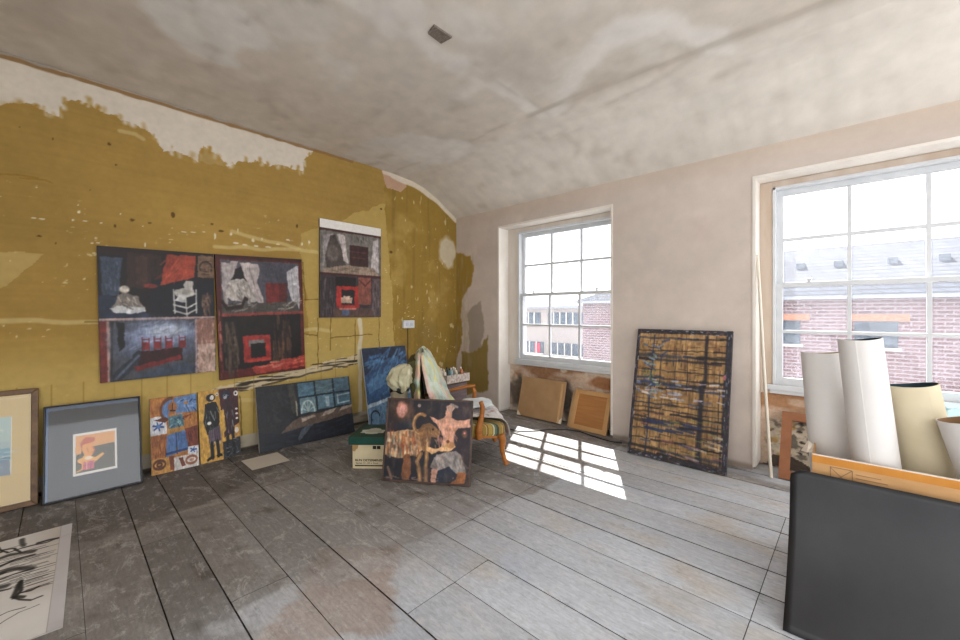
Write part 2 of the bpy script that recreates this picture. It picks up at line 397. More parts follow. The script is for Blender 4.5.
# recess backs below the windows (thin aprons of broken plaster)
def apron(name, x0, x1, kind):
    a = Art(x0, x1, 0, .66, 200, 84, 'c4ab96')
    a.C = a.C*(1+(a.noise(.3, .2, 3)[..., None]-.5)*.2)
    if kind == 1:
        a.put(np.clip((a.Y-.50+.12*a.noise(.2, .1, 2))*14, 0, 1)*np.clip((a.noise(.25, .1, 2)-.35)*4, 0, 1), '9a6f4e', .85)
        a.put(np.clip((a.noise(.12, .1, 2)-.6)*7, 0, 1), 'd9ccba', .8)
        a.ell(x0+.13, .28, .12, .17, '5d5349', .5, .85, .5); a.ell(x0+.86, .3, .1, .2, '4b433c', .5, .9, .5)
        a.ell(x1-.2, .5, .2, .07, '9a6a48', .3, .9, .3); a.ell(x1-.05, .12, .08, .14, '6b5e50', .5, .8, .5)
    else:
        a.put(np.clip((a.Y-.49+.05*a.noise(.2, .1, 2))*20, 0, 1), 'a97c58', .85)
        a.put(np.clip((a.Y-.45)*20, 0, 1)*np.clip((a.noise(.25, .05, 2)-.6)*7, 0, 1), 'c9b09a', .8)
        m = np.clip((.42-a.Y+.15*(a.noise(.12, .12, 2)-.5))*14, 0, 1)*np.clip((a.X-x0-.02-.1*a.noise(.1))*20, 0, 1)
        a.put(m, 'c9bda8', .9)
        a.put(m*np.clip((a.noise(.05, .04, 3)-.53)*9, 0, 1), '6a6259', .85)
        a.put(m*np.clip((a.noise(.05, .03, 2)-.66)*10, 0, 1), '3b3530', .9)
        a.put(m*np.clip((a.noise(.08, .06, 2)-.68)*8, 0, 1), 'b08a50', .7)
        a.poly([(x0, .0), (x0+.07, .03), (x0+.11, .11), (x0+.2, .1), (x0+.3, .09), (x0+.4, .0)], '5a5048', .02)
    b = MB(); b.box(x0, x1, 4.163, OUT, -.1, .66)
    pos = lambda X, Y: np.stack([X, np.full(X.shape, 4.16)-.012*0, Y], -1)
    o = grid_obj(name, a, attr_mat('rough_masonry', .95, .2, 25., bmp=.8, bs=40., spec=.1, dist=.012), pos, None, None, None, b, '9a8474')
    return struct(o)
apron('wall_under_window', W1X0, W1X1, 1); apron('wall_under_window', W2X0, W2X1, 2)

# white plaster beads and reveals, coloured bright as lit; timber sash boxes
WHT = mat('white_gloss_paint', 'c6c9cc', 'd2d4d6', .45, 8, bmp=.03)
CREAM = mat('worn_cream_paint', 'c9beb2', 'd6cec4', .6, 9, scale=(1, 1, .2))
BARE = mat('stripped_wood_and_paint', 'b39e8a', 'cabdb0', .7, 5, scale=(1, 1, .25), bmp=.2)
BEAD = mat('lit_white_reveal_plaster', 'dcd4ca', 'e6e0d8', .8, 5, bmp=.05)
def plasterbead(name, x0, x1):
    m = MB(); t = .022
    m.box(x0, x0+t, WW-.006, 4.155, 0.03, WTOP-t); m.box(x1-t, x1, WW-.006, 4.155, 0.03, WTOP-t); m.box(x0, x1, WW-.006, 4.155, WTOP-t, WTOP)
    o = struct(m.build(name, BEAD)); return o
plasterbead('trim_1', W1X0, W1X1); plasterbead('trim_2', W2X0, W2X1)

def glass_mat():
    m = bpy.data.materials.new('hazy_window_glass'); m.use_nodes = True; nt = m.node_tree; nt.nodes.clear()
    out = nt.nodes.new('ShaderNodeOutputMaterial')
    tr = nnode(nt, 'ShaderNodeBsdfTransparent'); tr.inputs[0].default_value = (.95, .96, .98, 1)
    tl = nnode(nt, 'ShaderNodeBsdfTranslucent'); tl.inputs[0].default_value = (.9, .92, 1, 1)
    gl = nnode(nt, 'ShaderNodeBsdfGlossy'); gl.inputs['Roughness'].default_value = .05
    n = noise(nt, (1, 1, 1), 2.5, 5, .6)
    r = ramp(nt, n.outputs[0], .35, grey(.012), .75, grey(.035))  # translucent haze mixed unevenly into the glass to wash out the view
    m1 = nt.nodes.new('ShaderNodeMixShader'); nt.links.new(r.outputs[0], m1.inputs[0]); nt.links.new(tr.outputs[0], m1.inputs[1]); nt.links.new(tl.outputs[0], m1.inputs[2])
    m2 = nt.nodes.new('ShaderNodeMixShader'); m2.inputs[0].default_value = .03
    nt.links.new(m1.outputs[0], m2.inputs[1]); nt.links.new(gl.outputs[0], m2.inputs[2]); nt.links.new(m2.outputs[0], out.inputs[0])
    return m
GLASS = glass_mat()
def sash_window(name, x0, x1, gx, lin_mat):
    """gx: the four vertical glass lines; box lining in front, sashes behind"""
    r = empty(name, loc=(0, 0, 0)); struct(r)
    fx0, fx1 = gx[0]-.065, gx[3]+.065
    # lining of the sash box, filling the opening round the sashes
    m = MB(); m.box(x0, fx0, 4.112, 4.30, .62, WTOP-.023); m.box(fx1, x1, 4.112, 4.30, .62, WTOP-.023); m.box(fx0, fx1, 4.112, 4.30, 2.345, WTOP-.023)
    o = m.build('sash_box_lining', lin_mat, r, bevel=.004)
    # bead: the white inner frame
    m = MB(); w = .022
    m.box(fx0, fx0+w, 4.105, 4.26, .70, 2.345); m.box(fx1-w, fx1, 4.105, 4.26, .70, 2.345); m.box(fx0, fx1, 4.105, 4.26, 2.345-w, 2.345)
    m.build('window_frame', WHT, r, bevel=.003)
    m = MB(); m.box(fx0-.04, fx1+.04, 4.085, 4.30, .655, .70); m.box(fx0-.02, fx1+.02, 4.10, 4.20, .625, .655)
    m.build('window_sill', WHT, r, bevel=.005)
    def sash(yc, z0, z1, rails, brail, trail):
        m = MB(); d = .02; s0, s1 = fx0+w, fx1-w
        m.box(s0, gx[0], yc-d, yc+d, z0, z1); m.box(gx[3], s1, yc-d, yc+d, z0, z1)
        m.box(gx[0], gx[3], yc-d, yc+d, z0, z0+brail); m.box(gx[0], gx[3], yc-d, yc+d, z1-trail, z1)
        for g in gx[1:3]: m.box(g-.0125, g+.0125, yc-.016, yc+.016, z0+brail, z1-trail)
        for z in rails: m.box(gx[0], gx[3], yc-.0155, yc+.0155, z-.0125, z+.0125)
        s = m.build('sash', WHT, r, bevel=.0025)
        g = MB(); g.box(gx[0]-.003, gx[3]+.003, yc-.0015, yc+.0015, z0+brail-.003, z1-trail+.003); g.build('pane', GLASS, s)
        return s
    lo = sash(4.147, .70, 1.545, [1.142], .06, .035)
    up = sash(4.19, 1.515, 2.323, [1.908], .035, .045)
    for gxx in (gx[0]+.17, gx[2]+.22):        # catches on the meeting rail
        m = MB(); m.tube([(gxx, 4.135, 1.545), (gxx, 4.135, 1.565)], .011, 10); m.tube([(gxx-.03, 4.15, 1.572), (gxx+.015, 4.13, 1.57)], [.005, .011], 8)
        m.build('sash_catch', WHT, lo)
    return r
p = .4065
sash_window('window_1', W1X0+.022, W1X1-.022, [-2.338-p*2, -2.338-p, -2.338, -2.338+p], CREAM)
sash_window('window_2', W2X0+.022, W2X1-.022, [-.046-p, -.046, -.046+p, -.046+2*p], BARE)

# ---------------- ceiling with its cove
C_Y = brk([LY0, 2.4, WW], .03)
a = ArtW(brk([WL, RX], .03), C_Y, 'd3cabe')
a.blur(1)
def to_c(pts):
    out = []
    for u, v in pts:
        P = pl(u, v, (0, 0, CEIL), (0, 0, 1)); out.append((P[0], P[1]))
    return out
a.C = a.C*(1+(a.noise(1.2, 1.2, 3)[..., None]-.5)*.10)
a.put(np.clip((a.noise(.7, .5, 3)-.55)*4, 0, 1), 'b8b0a6', .4)
cove = np.clip((a.Y-2.9)/.1, 0, 1)
a.put(cove, 'd9d2c8', .8); a.put(cove*np.clip((a.noise(.06, .8, 2)-.5)*4, 0, 1), 'c3bbb0', .35)
a.poly(to_c([(130, 0), (235, 0), (268, 38), (275, 50), (240, 50), (232, 72), (200, 58), (170, 42)]), 'e2dfda', .05, .95, .12)
a.poly(to_c([(330, 0), (410, -5), (440, 45), (470, 60), (530, 100), (560, 112), (545, 118), (500, 95), (455, 72), (380, 30)]), 'ddd9d3', .06, .8, .12)
a.poly(to_c([(545, 112), (575, 60), (615, 18), (660, 8), (700, 25), (735, 30), (745, 48), (700, 50), (650, 38), (610, 52), (580, 82), (562, 110)]), 'e0dcd6', .05, .85, .12)
a.poly(to_c([(570, 95), (610, 45), (660, 30), (700, 45), (640, 78), (590, 98)]), 'c3bcb0', .04, .4, .2)
a.poly([(-4.2, 2.3), (-3.7, 2.0), (-3.2, 2.3), (-2.9, 2.9), (-3.5, 3.05), (-4.2, 2.95)], 'd9d5d0', .15, .75, .3)
a.line(to_c([(240, 22), (280, 8), (320, -2)]), .03, '9d968c', .7, .3, .05)
a.line(to_c([(450, 16), (475, 26), (500, 33)]), .02, 'a79f96', .6, .3, .05)
for _ in range(26):
    x, y = random.uniform(-3.6, 1.6), random.uniform(.2, 3.4); t = random.uniform(0, PI); pts = [(x, y)]
    for k in range(4): t += random.uniform(-.7, .7); pts.append((pts[-1][0]+.16*math.cos(t), pts[-1][1]+.16*math.sin(t)))
    a.line(pts, random.choice([.012, .02, .05]), random.choice(['aea598', 'ddd6cb', 'b6ac9f']), .45, .5, .05)
a.line([(WL, 2.87), (-2.6, 2.84), (-1.0, 2.9), (RX, 2.93)], .025, 'aaa092', .6, .4, .08)
a.line([(-2.1, 2.83), (-1.2, 2.88), (-.3, 2.93), (.6, 2.94)], .05, 'a99e8f', .55, .4, .12)
a.line(to_c([(470, 62), (520, 95), (548, 115)]), .03, 'b3aba0', .6, .4, .08)
a.line(to_c([(560, 112), (590, 80), (620, 60), (670, 42), (700, 50), (660, 75), (600, 100)]), .035, 'b5aca0', .55, .4, .1)
a.line([(-3.4, 2.45), (-3.15, 2.6), (-3.1, 2.8), (-3.3, 2.95)], .09, 'c0b9ae', .6, .4, .1)
a.put(np.clip((a.noise(.25, .2, 4)-.6)*9, 0, 1)*np.clip((2.95-a.Y)*5, 0, 1), 'dcd7cf', .55)
a.put(np.clip((a.noise(.2, .15, 4)-.66)*10, 0, 1), 'b3a89a', .45)
a.poly(to_c([(225, 5), (300, 0), (340, 20), (330, 45), (280, 45), (275, 30)]), 'd9d4cc', .06, .6, .12)
a.poly(to_c([(438, 12), (470, 15), (500, 40), (470, 46), (452, 30)]), 'dad6cf', .04, .7, .1)
a.poly([(-3.6, 2.5), (-3.1, 2.45), (-2.9, 2.75), (-3.0, 3.0), (-3.5, 3.0), (-3.8, 2.8)], 'dfdbd5', .1, .75, .15)
a.blur(1)
a.C = a.C*(1+(a.noise(.10, .10, 4)[..., None]-.5)*.08)
def pos_c(X, Y): return np.stack([X, Y, ceil_z(Y)], -1)
pos_c.flip = True
cs = MB(); cs.box(WL-.25, RX, LY0, OUT, 3.1, 3.3)
struct(grid_obj('ceiling', a, WALLM, pos_c, None, None, None, cs, 'b0a89e'))
# hole in the ceiling showing the lath
q = to_c([(428, 33), (434, 25), (452, 37), (441, 43)])
o = MB(); zc = CEIL-.004
P = [(x, y, zc-.002) for x, y in q]
o.add(P+[(x, y, zc+.03) for x, y in q], [(0, 1, 2, 3), (0, 4, 5, 1), (1, 5, 6, 2), (2, 6, 7, 3), (3, 7, 4, 0)])
tag(o.build('ceiling_hatch', mat('dark_lath_wood', '5d5148', '8a7f76', .8, 30, scale=(1, 8, 1))), 'small dark square opening with bare lath in the pale plaster ceiling', 'ceiling opening')

# ---------------- floorboards
FLOORM = None
def floor_mat():
    m, nt, b = new_mat('worn_floorboards')
    at = nt.nodes.new('ShaderNodeAttribute'); at.attribute_name = 'Col'
    g = noise(nt, (1.2, 22, 1), 3.5, 6, .65, .6)
    gr = ramp(nt, g.outputs[0], .30, grey(.86), .66, grey(1.06))
    c = mixc(nt, at.outputs['Color'], gr.outputs[0], .75, 'MULTIPLY')
    w = nt.nodes.new('ShaderNodeTexWave'); w.wave_type = 'BANDS'; w.bands_direction = 'Y'
    tc = nt.nodes.new('ShaderNodeTexCoord'); mp = nt.nodes.new('ShaderNodeMapping'); mp.inputs['Scale'].default_value = (.55, 3.2, 1)
    nt.links.new(tc.outputs['Object'], mp.inputs[0]); nt.links.new(mp.outputs[0], w.inputs['Vector'])
    w.inputs['Scale'].default_value = 5; w.inputs['Distortion'].default_value = 9; w.inputs['Detail'].default_value = 3; w.inputs['Detail Scale'].default_value = .8
    wr = ramp(nt, w.outputs[0], .2, grey(.88), .8, grey(1.04))
    c = mixc(nt, c, wr.outputs[0], .25, 'MULTIPLY')
    sp = noise(nt, (1, 1.6, 1), 7, 6, .7)
    sr = ramp(nt, sp.outputs[0], .60, grey(0), .72, grey(.5))
    c = mixc(nt, c, lin('5c5752'), sr.outputs[0])
    sp2 = noise(nt, (1, 1.3, 1), 10, 7, .75)
    sr2 = ramp(nt, sp2.outputs[0], .54, grey(0), .70, grey(.6))
    c = mixc(nt, c, lin('c9c6c4'), sr2.outputs[0])
    sp4 = noise(nt, (1, 2.2, 1), 22, 6, .75, .8)
    sr4 = ramp(nt, sp4.outputs[0], .34, grey(.78), .64, grey(1.12))
    c = mixc(nt, c, sr4.outputs[0], .9, 'MULTIPLY')
    sp5 = noise(nt, (.5, 1.2, 1), 5, 8, .8, 2.)
    sr5 = ramp(nt, sp5.outputs[0], .56, grey(0), .62, grey(.35), [(.66, grey(0))])
    c = mixc(nt, c, lin('d8d6d4'), sr5.outputs[0])
    sp3 = noise(nt, (1, 1, 1), 45, 3, .6)
    sr3 = ramp(nt, sp3.outputs[0], .74, grey(0), .78, grey(.7))
    c = mixc(nt, c, lin('dedbd6'), sr3.outputs[0])
    nt.links.new(c, b.inputs['Base Color'])
    rr = ramp(nt, sp.outputs[0], .3, grey(.55), .7, grey(.75)); nt.links.new(rr.outputs[0], b.inputs['Roughness'])
    b.inputs['Specular IOR Level'].default_value = .3
    bump(nt, b, g.outputs[0], .35, .004)
    return m
FLOORM = floor_mat()
seams = [-1.6, -1.38, -1.14, -.9, -.66, -.42, -.17, .07, .31, .525, .775, 1.03, 1.31, 1.55, 1.785, 2.01, 2.235, 2.46, 2.70, 2.93, 3.17, 3.41, 3.64, 3.88, 4.16]
random.seed(5); gaps = [random.choice([.0008, .0014, .0022, .003]) for _ in seams]
fv, ff, fc = [], [], []
f_area = Art(WL, RX, LY0, 4.2, 330, 290, '8a837c')
def fpts(pts): return [(fl(u, v)[0], fl(u, v)[1]) for u, v in pts]
A_ = f_area
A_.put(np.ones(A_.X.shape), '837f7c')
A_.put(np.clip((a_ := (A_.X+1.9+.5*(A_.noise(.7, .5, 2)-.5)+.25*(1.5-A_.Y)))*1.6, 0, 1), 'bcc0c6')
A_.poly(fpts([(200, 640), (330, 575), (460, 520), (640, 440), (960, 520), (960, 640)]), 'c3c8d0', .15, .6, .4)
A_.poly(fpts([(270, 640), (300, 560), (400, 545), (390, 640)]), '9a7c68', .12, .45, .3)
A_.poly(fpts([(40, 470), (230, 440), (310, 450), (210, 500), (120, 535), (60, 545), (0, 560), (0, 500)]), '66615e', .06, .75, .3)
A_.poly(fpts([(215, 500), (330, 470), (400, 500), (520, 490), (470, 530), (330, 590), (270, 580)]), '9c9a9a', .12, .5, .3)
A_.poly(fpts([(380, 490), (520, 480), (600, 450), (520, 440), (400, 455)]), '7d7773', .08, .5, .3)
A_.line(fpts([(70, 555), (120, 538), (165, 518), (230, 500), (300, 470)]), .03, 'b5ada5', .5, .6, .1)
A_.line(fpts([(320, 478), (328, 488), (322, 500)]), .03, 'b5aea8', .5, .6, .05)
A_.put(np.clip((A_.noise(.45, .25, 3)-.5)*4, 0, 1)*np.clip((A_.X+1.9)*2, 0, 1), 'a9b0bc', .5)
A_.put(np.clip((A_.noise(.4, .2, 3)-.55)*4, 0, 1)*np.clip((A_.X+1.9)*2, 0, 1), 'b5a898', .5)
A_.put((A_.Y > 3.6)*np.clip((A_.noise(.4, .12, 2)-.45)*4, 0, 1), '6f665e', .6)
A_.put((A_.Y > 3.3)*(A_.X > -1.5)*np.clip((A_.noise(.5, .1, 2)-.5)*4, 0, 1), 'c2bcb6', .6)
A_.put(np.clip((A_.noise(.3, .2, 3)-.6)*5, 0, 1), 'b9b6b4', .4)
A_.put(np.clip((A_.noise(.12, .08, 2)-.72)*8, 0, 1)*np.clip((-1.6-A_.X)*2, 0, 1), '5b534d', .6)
def colat(x, y):
    i = np.clip(((y-LY0)/(4.2-LY0)*289), 0, 289).astype(int); j = np.clip(((x-WL)/(RX-WL)*329), 0, 329).astype(int)
    return A_.C[i, j]
random.seed(3)
for k in range(len(seams)-1):
    y0, y1 = seams[k]+gaps[k], seams[k+1]-gaps[k+1]
    cuts = [WL]
    if y1 < 1.3: cuts += [WL+[.95, 1.9, .6, 1.35, 2.2][k % 5]+random.uniform(-.1, .1), -1.2+random.uniform(-.5, .5)]
    elif y1 < 1.75: cuts += [-3.1+random.uniform(-.2, .2), -1.76+random.choice([-.4, .35])]
    else: cuts += [-3.5+random.choice([0, .5, .8]), -2.45+random.choice([0, .2, .35])]*(y1 < 3.2)+[-1.76]
    if 2.0 < y1 < 3.3: cuts += [-.33]
    cuts += [RX]
    for x0, x1 in zip(cuts[:-1], cuts[1:]):
        x0 += .0015; x1 -= .0015
        nx = max(2, int((x1-x0)/.03)); ny = 8
        if y0 > WW-.3: pass
        tint = random.uniform(.93, 1.06); tilt = random.uniform(-.0015, .0015)
        X, Y = np.meshgrid(np.linspace(x0, x1, nx+1), np.linspace(y0, y1, ny+1))
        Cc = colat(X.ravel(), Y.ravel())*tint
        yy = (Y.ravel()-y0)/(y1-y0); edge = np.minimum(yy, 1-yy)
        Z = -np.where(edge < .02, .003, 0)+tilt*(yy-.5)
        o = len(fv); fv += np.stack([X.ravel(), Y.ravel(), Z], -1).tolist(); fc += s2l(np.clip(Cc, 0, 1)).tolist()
        for j in range(ny):
            for i in range(nx):
                q = o+j*(nx+1)+i; ff.append((q, q+1, q+nx+2, q+nx+1))
        # plank edges going down into the gap
        bo = len(fv); cs_ = [(x0, y0), (x1, y0), (x1, y1), (x0, y1)]
        fv += [[x, y, -.002] for x, y in cs_]+[[x, y, -.03] for x, y in cs_]; fc += [[.05, .04, .035]]*8
        ff += [(bo, bo+4, bo+5, bo+1), (bo+1, bo+5, bo+6, bo+2), (bo+2, bo+6, bo+7, bo+3), (bo+3, bo+7, bo+4, bo)]
bo = len(fv)
fv += [[WL-.1, LY0, -.03], [RX, LY0, -.03], [RX, 4.3, -.03], [WL-.1, 4.3, -.03], [WL-.1, LY0, -.1], [RX, LY0, -.1], [RX, 4.3, -.1], [WL-.1, 4.3, -.1]]
fc += [[.02, .017, .015]]*8; ff += [(bo, bo+1, bo+2, bo+3), (bo+7, bo+6, bo+5, bo+4)]
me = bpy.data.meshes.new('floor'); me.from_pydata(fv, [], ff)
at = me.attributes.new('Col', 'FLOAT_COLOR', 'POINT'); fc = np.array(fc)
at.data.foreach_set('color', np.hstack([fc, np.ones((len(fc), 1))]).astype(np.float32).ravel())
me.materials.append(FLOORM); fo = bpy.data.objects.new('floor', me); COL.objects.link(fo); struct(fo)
# ================================================================ PICTURES ON THE LEFT WALL
def art(bg, n=150, asp=1.): return Art(0, 1, 0, 1, n, max(20, int(n*asp)), bg)
def wall_M(yc, zc, w, h, rot, T):
    """flat on the left wall, rotated about its middle"""
    ex = Vector((0, math.cos(rot), math.sin(rot))); ey = Vector((0, -math.sin(rot), math.cos(rot))); ez = Vector((1, 0, 0))
    p = Vector((WL+.004, yc, zc))-ex*w/2-ey*h/2
    return Matrix(((ex.x, ey.x, ez.x, p.x), (ex.y, ey.y, ez.y, p.y), (ex.z, ey.z, ez.z, p.z), (0, 0, 0, 1)))
# two-storey painting with red square and white chair
a = art('1a1212', 190, 1.4)
a.rect(0, 0, .62, .06, '231410'); a.rect(.22, .04, .52, .3, '33201a', .02); a.rect(.3, .06, .38, .28, '4a2e22', .02, .7); a.rect(.42, .08, .47, .3, '2a1a18', .02)
a.poly([(.02, .08), (.19, .08), (.16, .36), (.03, .37)], '39455a'); a.strokes(40, (.04, .1, .17, .33), .04, .006, ['6a7890', '222c3c'], 1.4)
a.poly([(0, .37), (.14, .36), (.4, .5), (.4, .53), (0, .53)], '202a40', .02)
a.poly([(.42, .24), (1, .22), (1, .53), (.4, .53)], '14141e', .02)
a.poly([(.56, .03), (.83, .02), (.81, .21), (.49, .28)], 'a03a22', .012); a.strokes(30, (.54, .05, .78, .2), .12, .012, ['b84a30', '84281a'], 2.4, .2, .6)
a.rect(.84, .02, 1, .21, '755640', .01); a.arc(.92, .12, .06, .05, 150, 390, .012, '2e2018'); a.strokes(16, (.86, .06, .97, .18), .05, .007, ['2e2018', '9a7a58'], 0)
a.ell(.41, .285, .06, .018, '8a2c20', .4)
a.strokes(50, (.88, .33, .97, .5), .06, .014, ['6a4a3e', '8c6c5a', '3c2c28'], 1.5)
a.poly([(.09, .46), (.15, .37), (.2, .33), (.3, .37), (.36, .45), (.2, .44)], '857a70', .012)
a.ell(.2, .315, .04, .028, 'd8ccbc', .3); a.poly([(.08, .46), (.14, .44), (.36, .45), (.37, .48), (.25, .5), (.12, .49)], 'cfd0d2', .008)
a.strokes(16, (.11, .37, .32, .45), .07, .008, ['b8ada2', 'e0d8cc', '5c5048'], .8, .5)
a.poly([(.62, .31), (.72, .29), (.8, .31), (.8, .36), (.7, .38), (.62, .35)], 'a8a29a', .008); a.poly([(.7, .27), (.73, .23), (.8, .24), (.79, .31), (.72, .31)], 'b4aea8', .01)
a.poly([(.62, .4), (.67, .33), (.72, .35), (.72, .41)], 'c8c6c4', .01)
for p_ in [[(.61, .31), (.62, .5)], [(.82, .31), (.82, .5)], [(.72, .36), (.73, .53)], [(.61, .43), (.73, .46), (.82, .42)], [(.61, .48), (.73, .51), (.82, .47)], [(.61, .33), (.73, .36), (.82, .34)]]:
    a.line(p_, .014, 'c4c2bc', .95, .3, .004)
a.rect(0, .53, 1, .55, 'a88a88', .004); a.line([(.0, .535), (1, .535)], .004, 'd2b8a8')
a.rect(0, .55, 1, 1, '44464e'); a.rect(0, .55, .055, 1, '7a261e', .006); a.rect(.055, .55, .08, 1, 'b08e84', .006); a.line([(.1, .56), (.08, 1)], .02, '2c2a2e')
a.ell(.48, .72, .36, .16, '5e6884', .7, .9, .2); a.ell(.52, .66, .27, .09, '8f9cc0', .6, .9, .2); a.ell(.55, .64, .16, .05, 'c6cede', .7, .8)
a.strokes(60, (.2, .58, .76, .78), .12, .01, ['9aa6c6', '6a7490', 'b8c0d8'], -.3, .3, .35)
a.poly([(.13, .56), (.19, .56), (.19, .74), (.15, .79)], '15151a', .008)
a.poly([(.08, .96), (.3, .78), (.4, .8), (.16, 1), (.08, 1)], '2a2e38', .012); a.line([(.12, .98), (.3, .82)], .02, '5c6880', .8)
a.poly([(.32, .79), (.68, .78), (.68, .88), (.3, .9)], '361012', .01); a.poly([(.26, .9), (.66, .84), (.67, .87), (.28, .94)], '7c2020', .008)
for x in (.36, .46, .56, .68):
    a.rect(x-.028, .72, x+.028, .78, '8a2a2c', .004); a.line([(x-.028, .68), (x-.028, .79)], .008, '6c1c20'); a.line([(x+.028, .69), (x+.028, .79)], .008, '6c1c20'); a.line([(x-.02, .70), (x+.02, .70)], .008, '8a2a2c')
a.poly([(.3, .96), (.7, .9), (.8, .94), (.8, 1), (.25, 1)], '3a4456', .01)
a.rect(.8, .55, .82, 1, 'a88c90', .006); a.rect(.82, .55, 1, .78, '96685a', .01); a.rect(.82, .76, 1, 1, 'c0a090', .012)
a.strokes(40, (.83, .57, .98, .97), .06, .012, ['7a4a3c', 'd8bca8', 'a87c6a'], 1.5, .4, .5); a.vary(.14, .04, .02)
P1 = panel('painting', a, .752, 1.045, .022, wall_M(.574, 1.292, .752, 1.045, math.radians(1.1), .022), '6b4a3c', dim=.95, desat=.12)
tag(P1, 'large two-tier dark painting with red square above, row of red chairs below', 'painting')
# red-bordered two-storey painting with white drapes and red fireplace
a = art('5a1a14', 190, 1.4)
a.rect(.05, .04, .955, .47, '4c4a54', .006); a.rect(.0, 0, 1, .025, '3a1410')
a.poly([(.06, .06), (.24, .05), (.2, .14), (.12, .24), (.1, .44), (.06, .44)], 'a59a98', .012)
a.poly([(.2, .1), (.3, .09), (.36, .2), (.4, .27), (.3, .22), (.15, .24)], '1c1618', .012)
a.poly([(.15, .2), (.3, .19), (.42, .28), (.46, .36), (.4, .38), (.14, .37), (.09, .32)], 'bcb2aa', .012); a.strokes(30, (.12, .2, .38, .36), .1, .014, ['d4ccc4', '8a8078', '6a625c'], 1., .6, .6)
a.poly([(.26, .06), (.46, .06), (.48, .12), (.44, .21), (.52, .4), (.44, .38), (.36, .26), (.3, .16)], 'bfb0ac', .01); a.line([(.36, .1), (.4, .22), (.48, .38)], .01, '8a7c7c', .8)
a.rect(.5, .05, .82, .22, '44424e', .01); a.rect(.54, .22, .77, .4, '74201c', .006); a.rect(.7, .22, .8, .38, '551616', .01, .7)
a.poly([(.8, .12), (.93, .06), (.955, .06), (.955, .46), (.86, .38), (.82, .3)], 'b7b2b6', .01); a.line([(.86, .13), (.88, .36)], .012, '8a868c', .7)
a.poly([(.06, .4), (.9, .38), (.96, .47), (.05, .47)], '4a443e', .012); a.strokes(30, (.08, .38, .9, .46), .1, .01, ['9a9086', '2c2622', 'c0b4a4'], -.2, .3, .6)
a.line([(.06, .38), (.1, .43), (.26, .42), (.3, .35), (.32, .36)], .03, '2a1812')
a.rect(0, .47, 1, .495, '8f3a30', .004); a.rect(.04, .495, .955, .93, '1a1310', .008)
a.strokes(60, (.06, .54, .2, .9), .12, .025, ['4e3c30', '6a5442', '2a1e18'], 1.5, .15, .6); a.strokes(70, (.58, .5, .82, .88), .12, .025, ['4c3428', '6b4630', '32221a'], 1.5, .15, .6)
a.rect(.26, .66, .57, .88, 'a22a22', .008); a.rect(.32, .70, .5, .75, '74706e', .006); a.rect(.34, .73, .51, .85, '15100e', .006); a.rect(.3, .86, .56, .885, 'c4392c', .006)
a.poly([(.35, .93), (1, .87), (1, .97), (.4, .99)], 'b43c2e', .012); a.strokes(24, (.4, .89, .95, .97), .12, .012, ['d8604c', '7c2018', 'e08a70'], -.1, .15, .7)
a.rect(0, .02, .045, 1, '4a1612', .006); a.strokes(20, (0, .4, .03, .95), .08, .012, ['94483a', 'c07a68'], 1.5, .1, .6); a.vary(.14, .04, .02)
P2 = panel('painting', a, .764, 1.135, .03, wall_M(1.336, 1.268, .764, 1.135, math.radians(2.0), .03), '4a1a14', dim=.95, desat=.12)
tag(P2, 'two-tier painting in dark red border, white drapes above, red fireplace below', 'painting')
P2.location.x += .001; P2.location.y += .014
# narrow one with a blank white strip at the top
a = art('6a625c', 170, 1.4)
a.rect(0, 0, 1, .085, 'e6e2dc', .002); a.rect(0, .085, 1, .12, '4a2420', .004)
a.rect(.03, .11, .97, .54, '77706a', .006)
a.poly([(.05, .16), (.2, .13), (.28, .2), (.2, .3), (.1, .34), (.05, .48)], '9c9290', .01); a.poly([(.16, .16), (.24, .14), (.33, .3), (.4, .46), (.3, .46), (.1, .5), (.08, .36)], '4a3f3a', .012)
a.ell(.2, .34, .1, .08, '6c5f58', .4); a.poly([(.26, .13), (.38, .14), (.4, .26), (.44, .44), (.36, .4), (.32, .25)], 'c4b6b2', .01)
a.rect(.46, .23, .77, .45, '3e2220', .006); a.line([(.48, .3), (.72, .3)], .008, '6a3c36'); a.line([(.48, .36), (.72, .36)], .008, '6a3c36'); a.line([(.6, .24), (.6, .43)], .006, '5a302c')
a.poly([(.86, .16), (.95, .12), (.96, .52), (.82, .46), (.84, .3)], 'b9aeac', .01); a.strokes(14, (.56, .12, .75, .17), .04, .008, ['3a3432'], .8, .8, .6)
a.poly([(.05, .5), (.4, .45), (.86, .46), (.96, .54), (.04, .55)], '96806c', .01); a.strokes(20, (.1, .46, .85, .53), .1, .008, ['5c4c40', 'b09a84'], 0, .2, .6)
a.rect(0, .54, 1, .565, '431a18', .003); a.rect(0, .565, 1, 1, '3a2e32', .004)
a.rect(.24, .575, .56, .68, '14100f', .01); a.rect(.25, .67, .62, .9, 'b8281e', .008); a.rect(.33, .71, .54, .87, '1c1618', .008); a.rect(.33, .79, .5, .85, 'c6a68e', .01); a.rect(.36, .77, .46, .80, 'd8b49c', .01)
a.rect(.6, .57, .82, .86, '8a4a3a', .012); a.line([(.62, .6), (.72, .66), (.8, .6)], .02, '5a2a24'); a.rect(.84, .57, 1, 1, '5c4b4c', .01); a.strokes(50, (.02, .58, .22, .97), .1, .018, ['54444a', '241c20', '6a5a5c'], 1.5, .15, .6)
a.strokes(30, (.84, .6, .98, .97), .1, .016, ['7a6868', '3c3034'], 1.5, .12, .6); a.rect(.2, .9, .85, 1, '5a4038', .012); a.rect(.33, .92, .45, .98, '4a5a78', .01); a.line([(.3, .91), (.56, .91)], .02, 'c87060'); a.vary(.14, .04, .02)
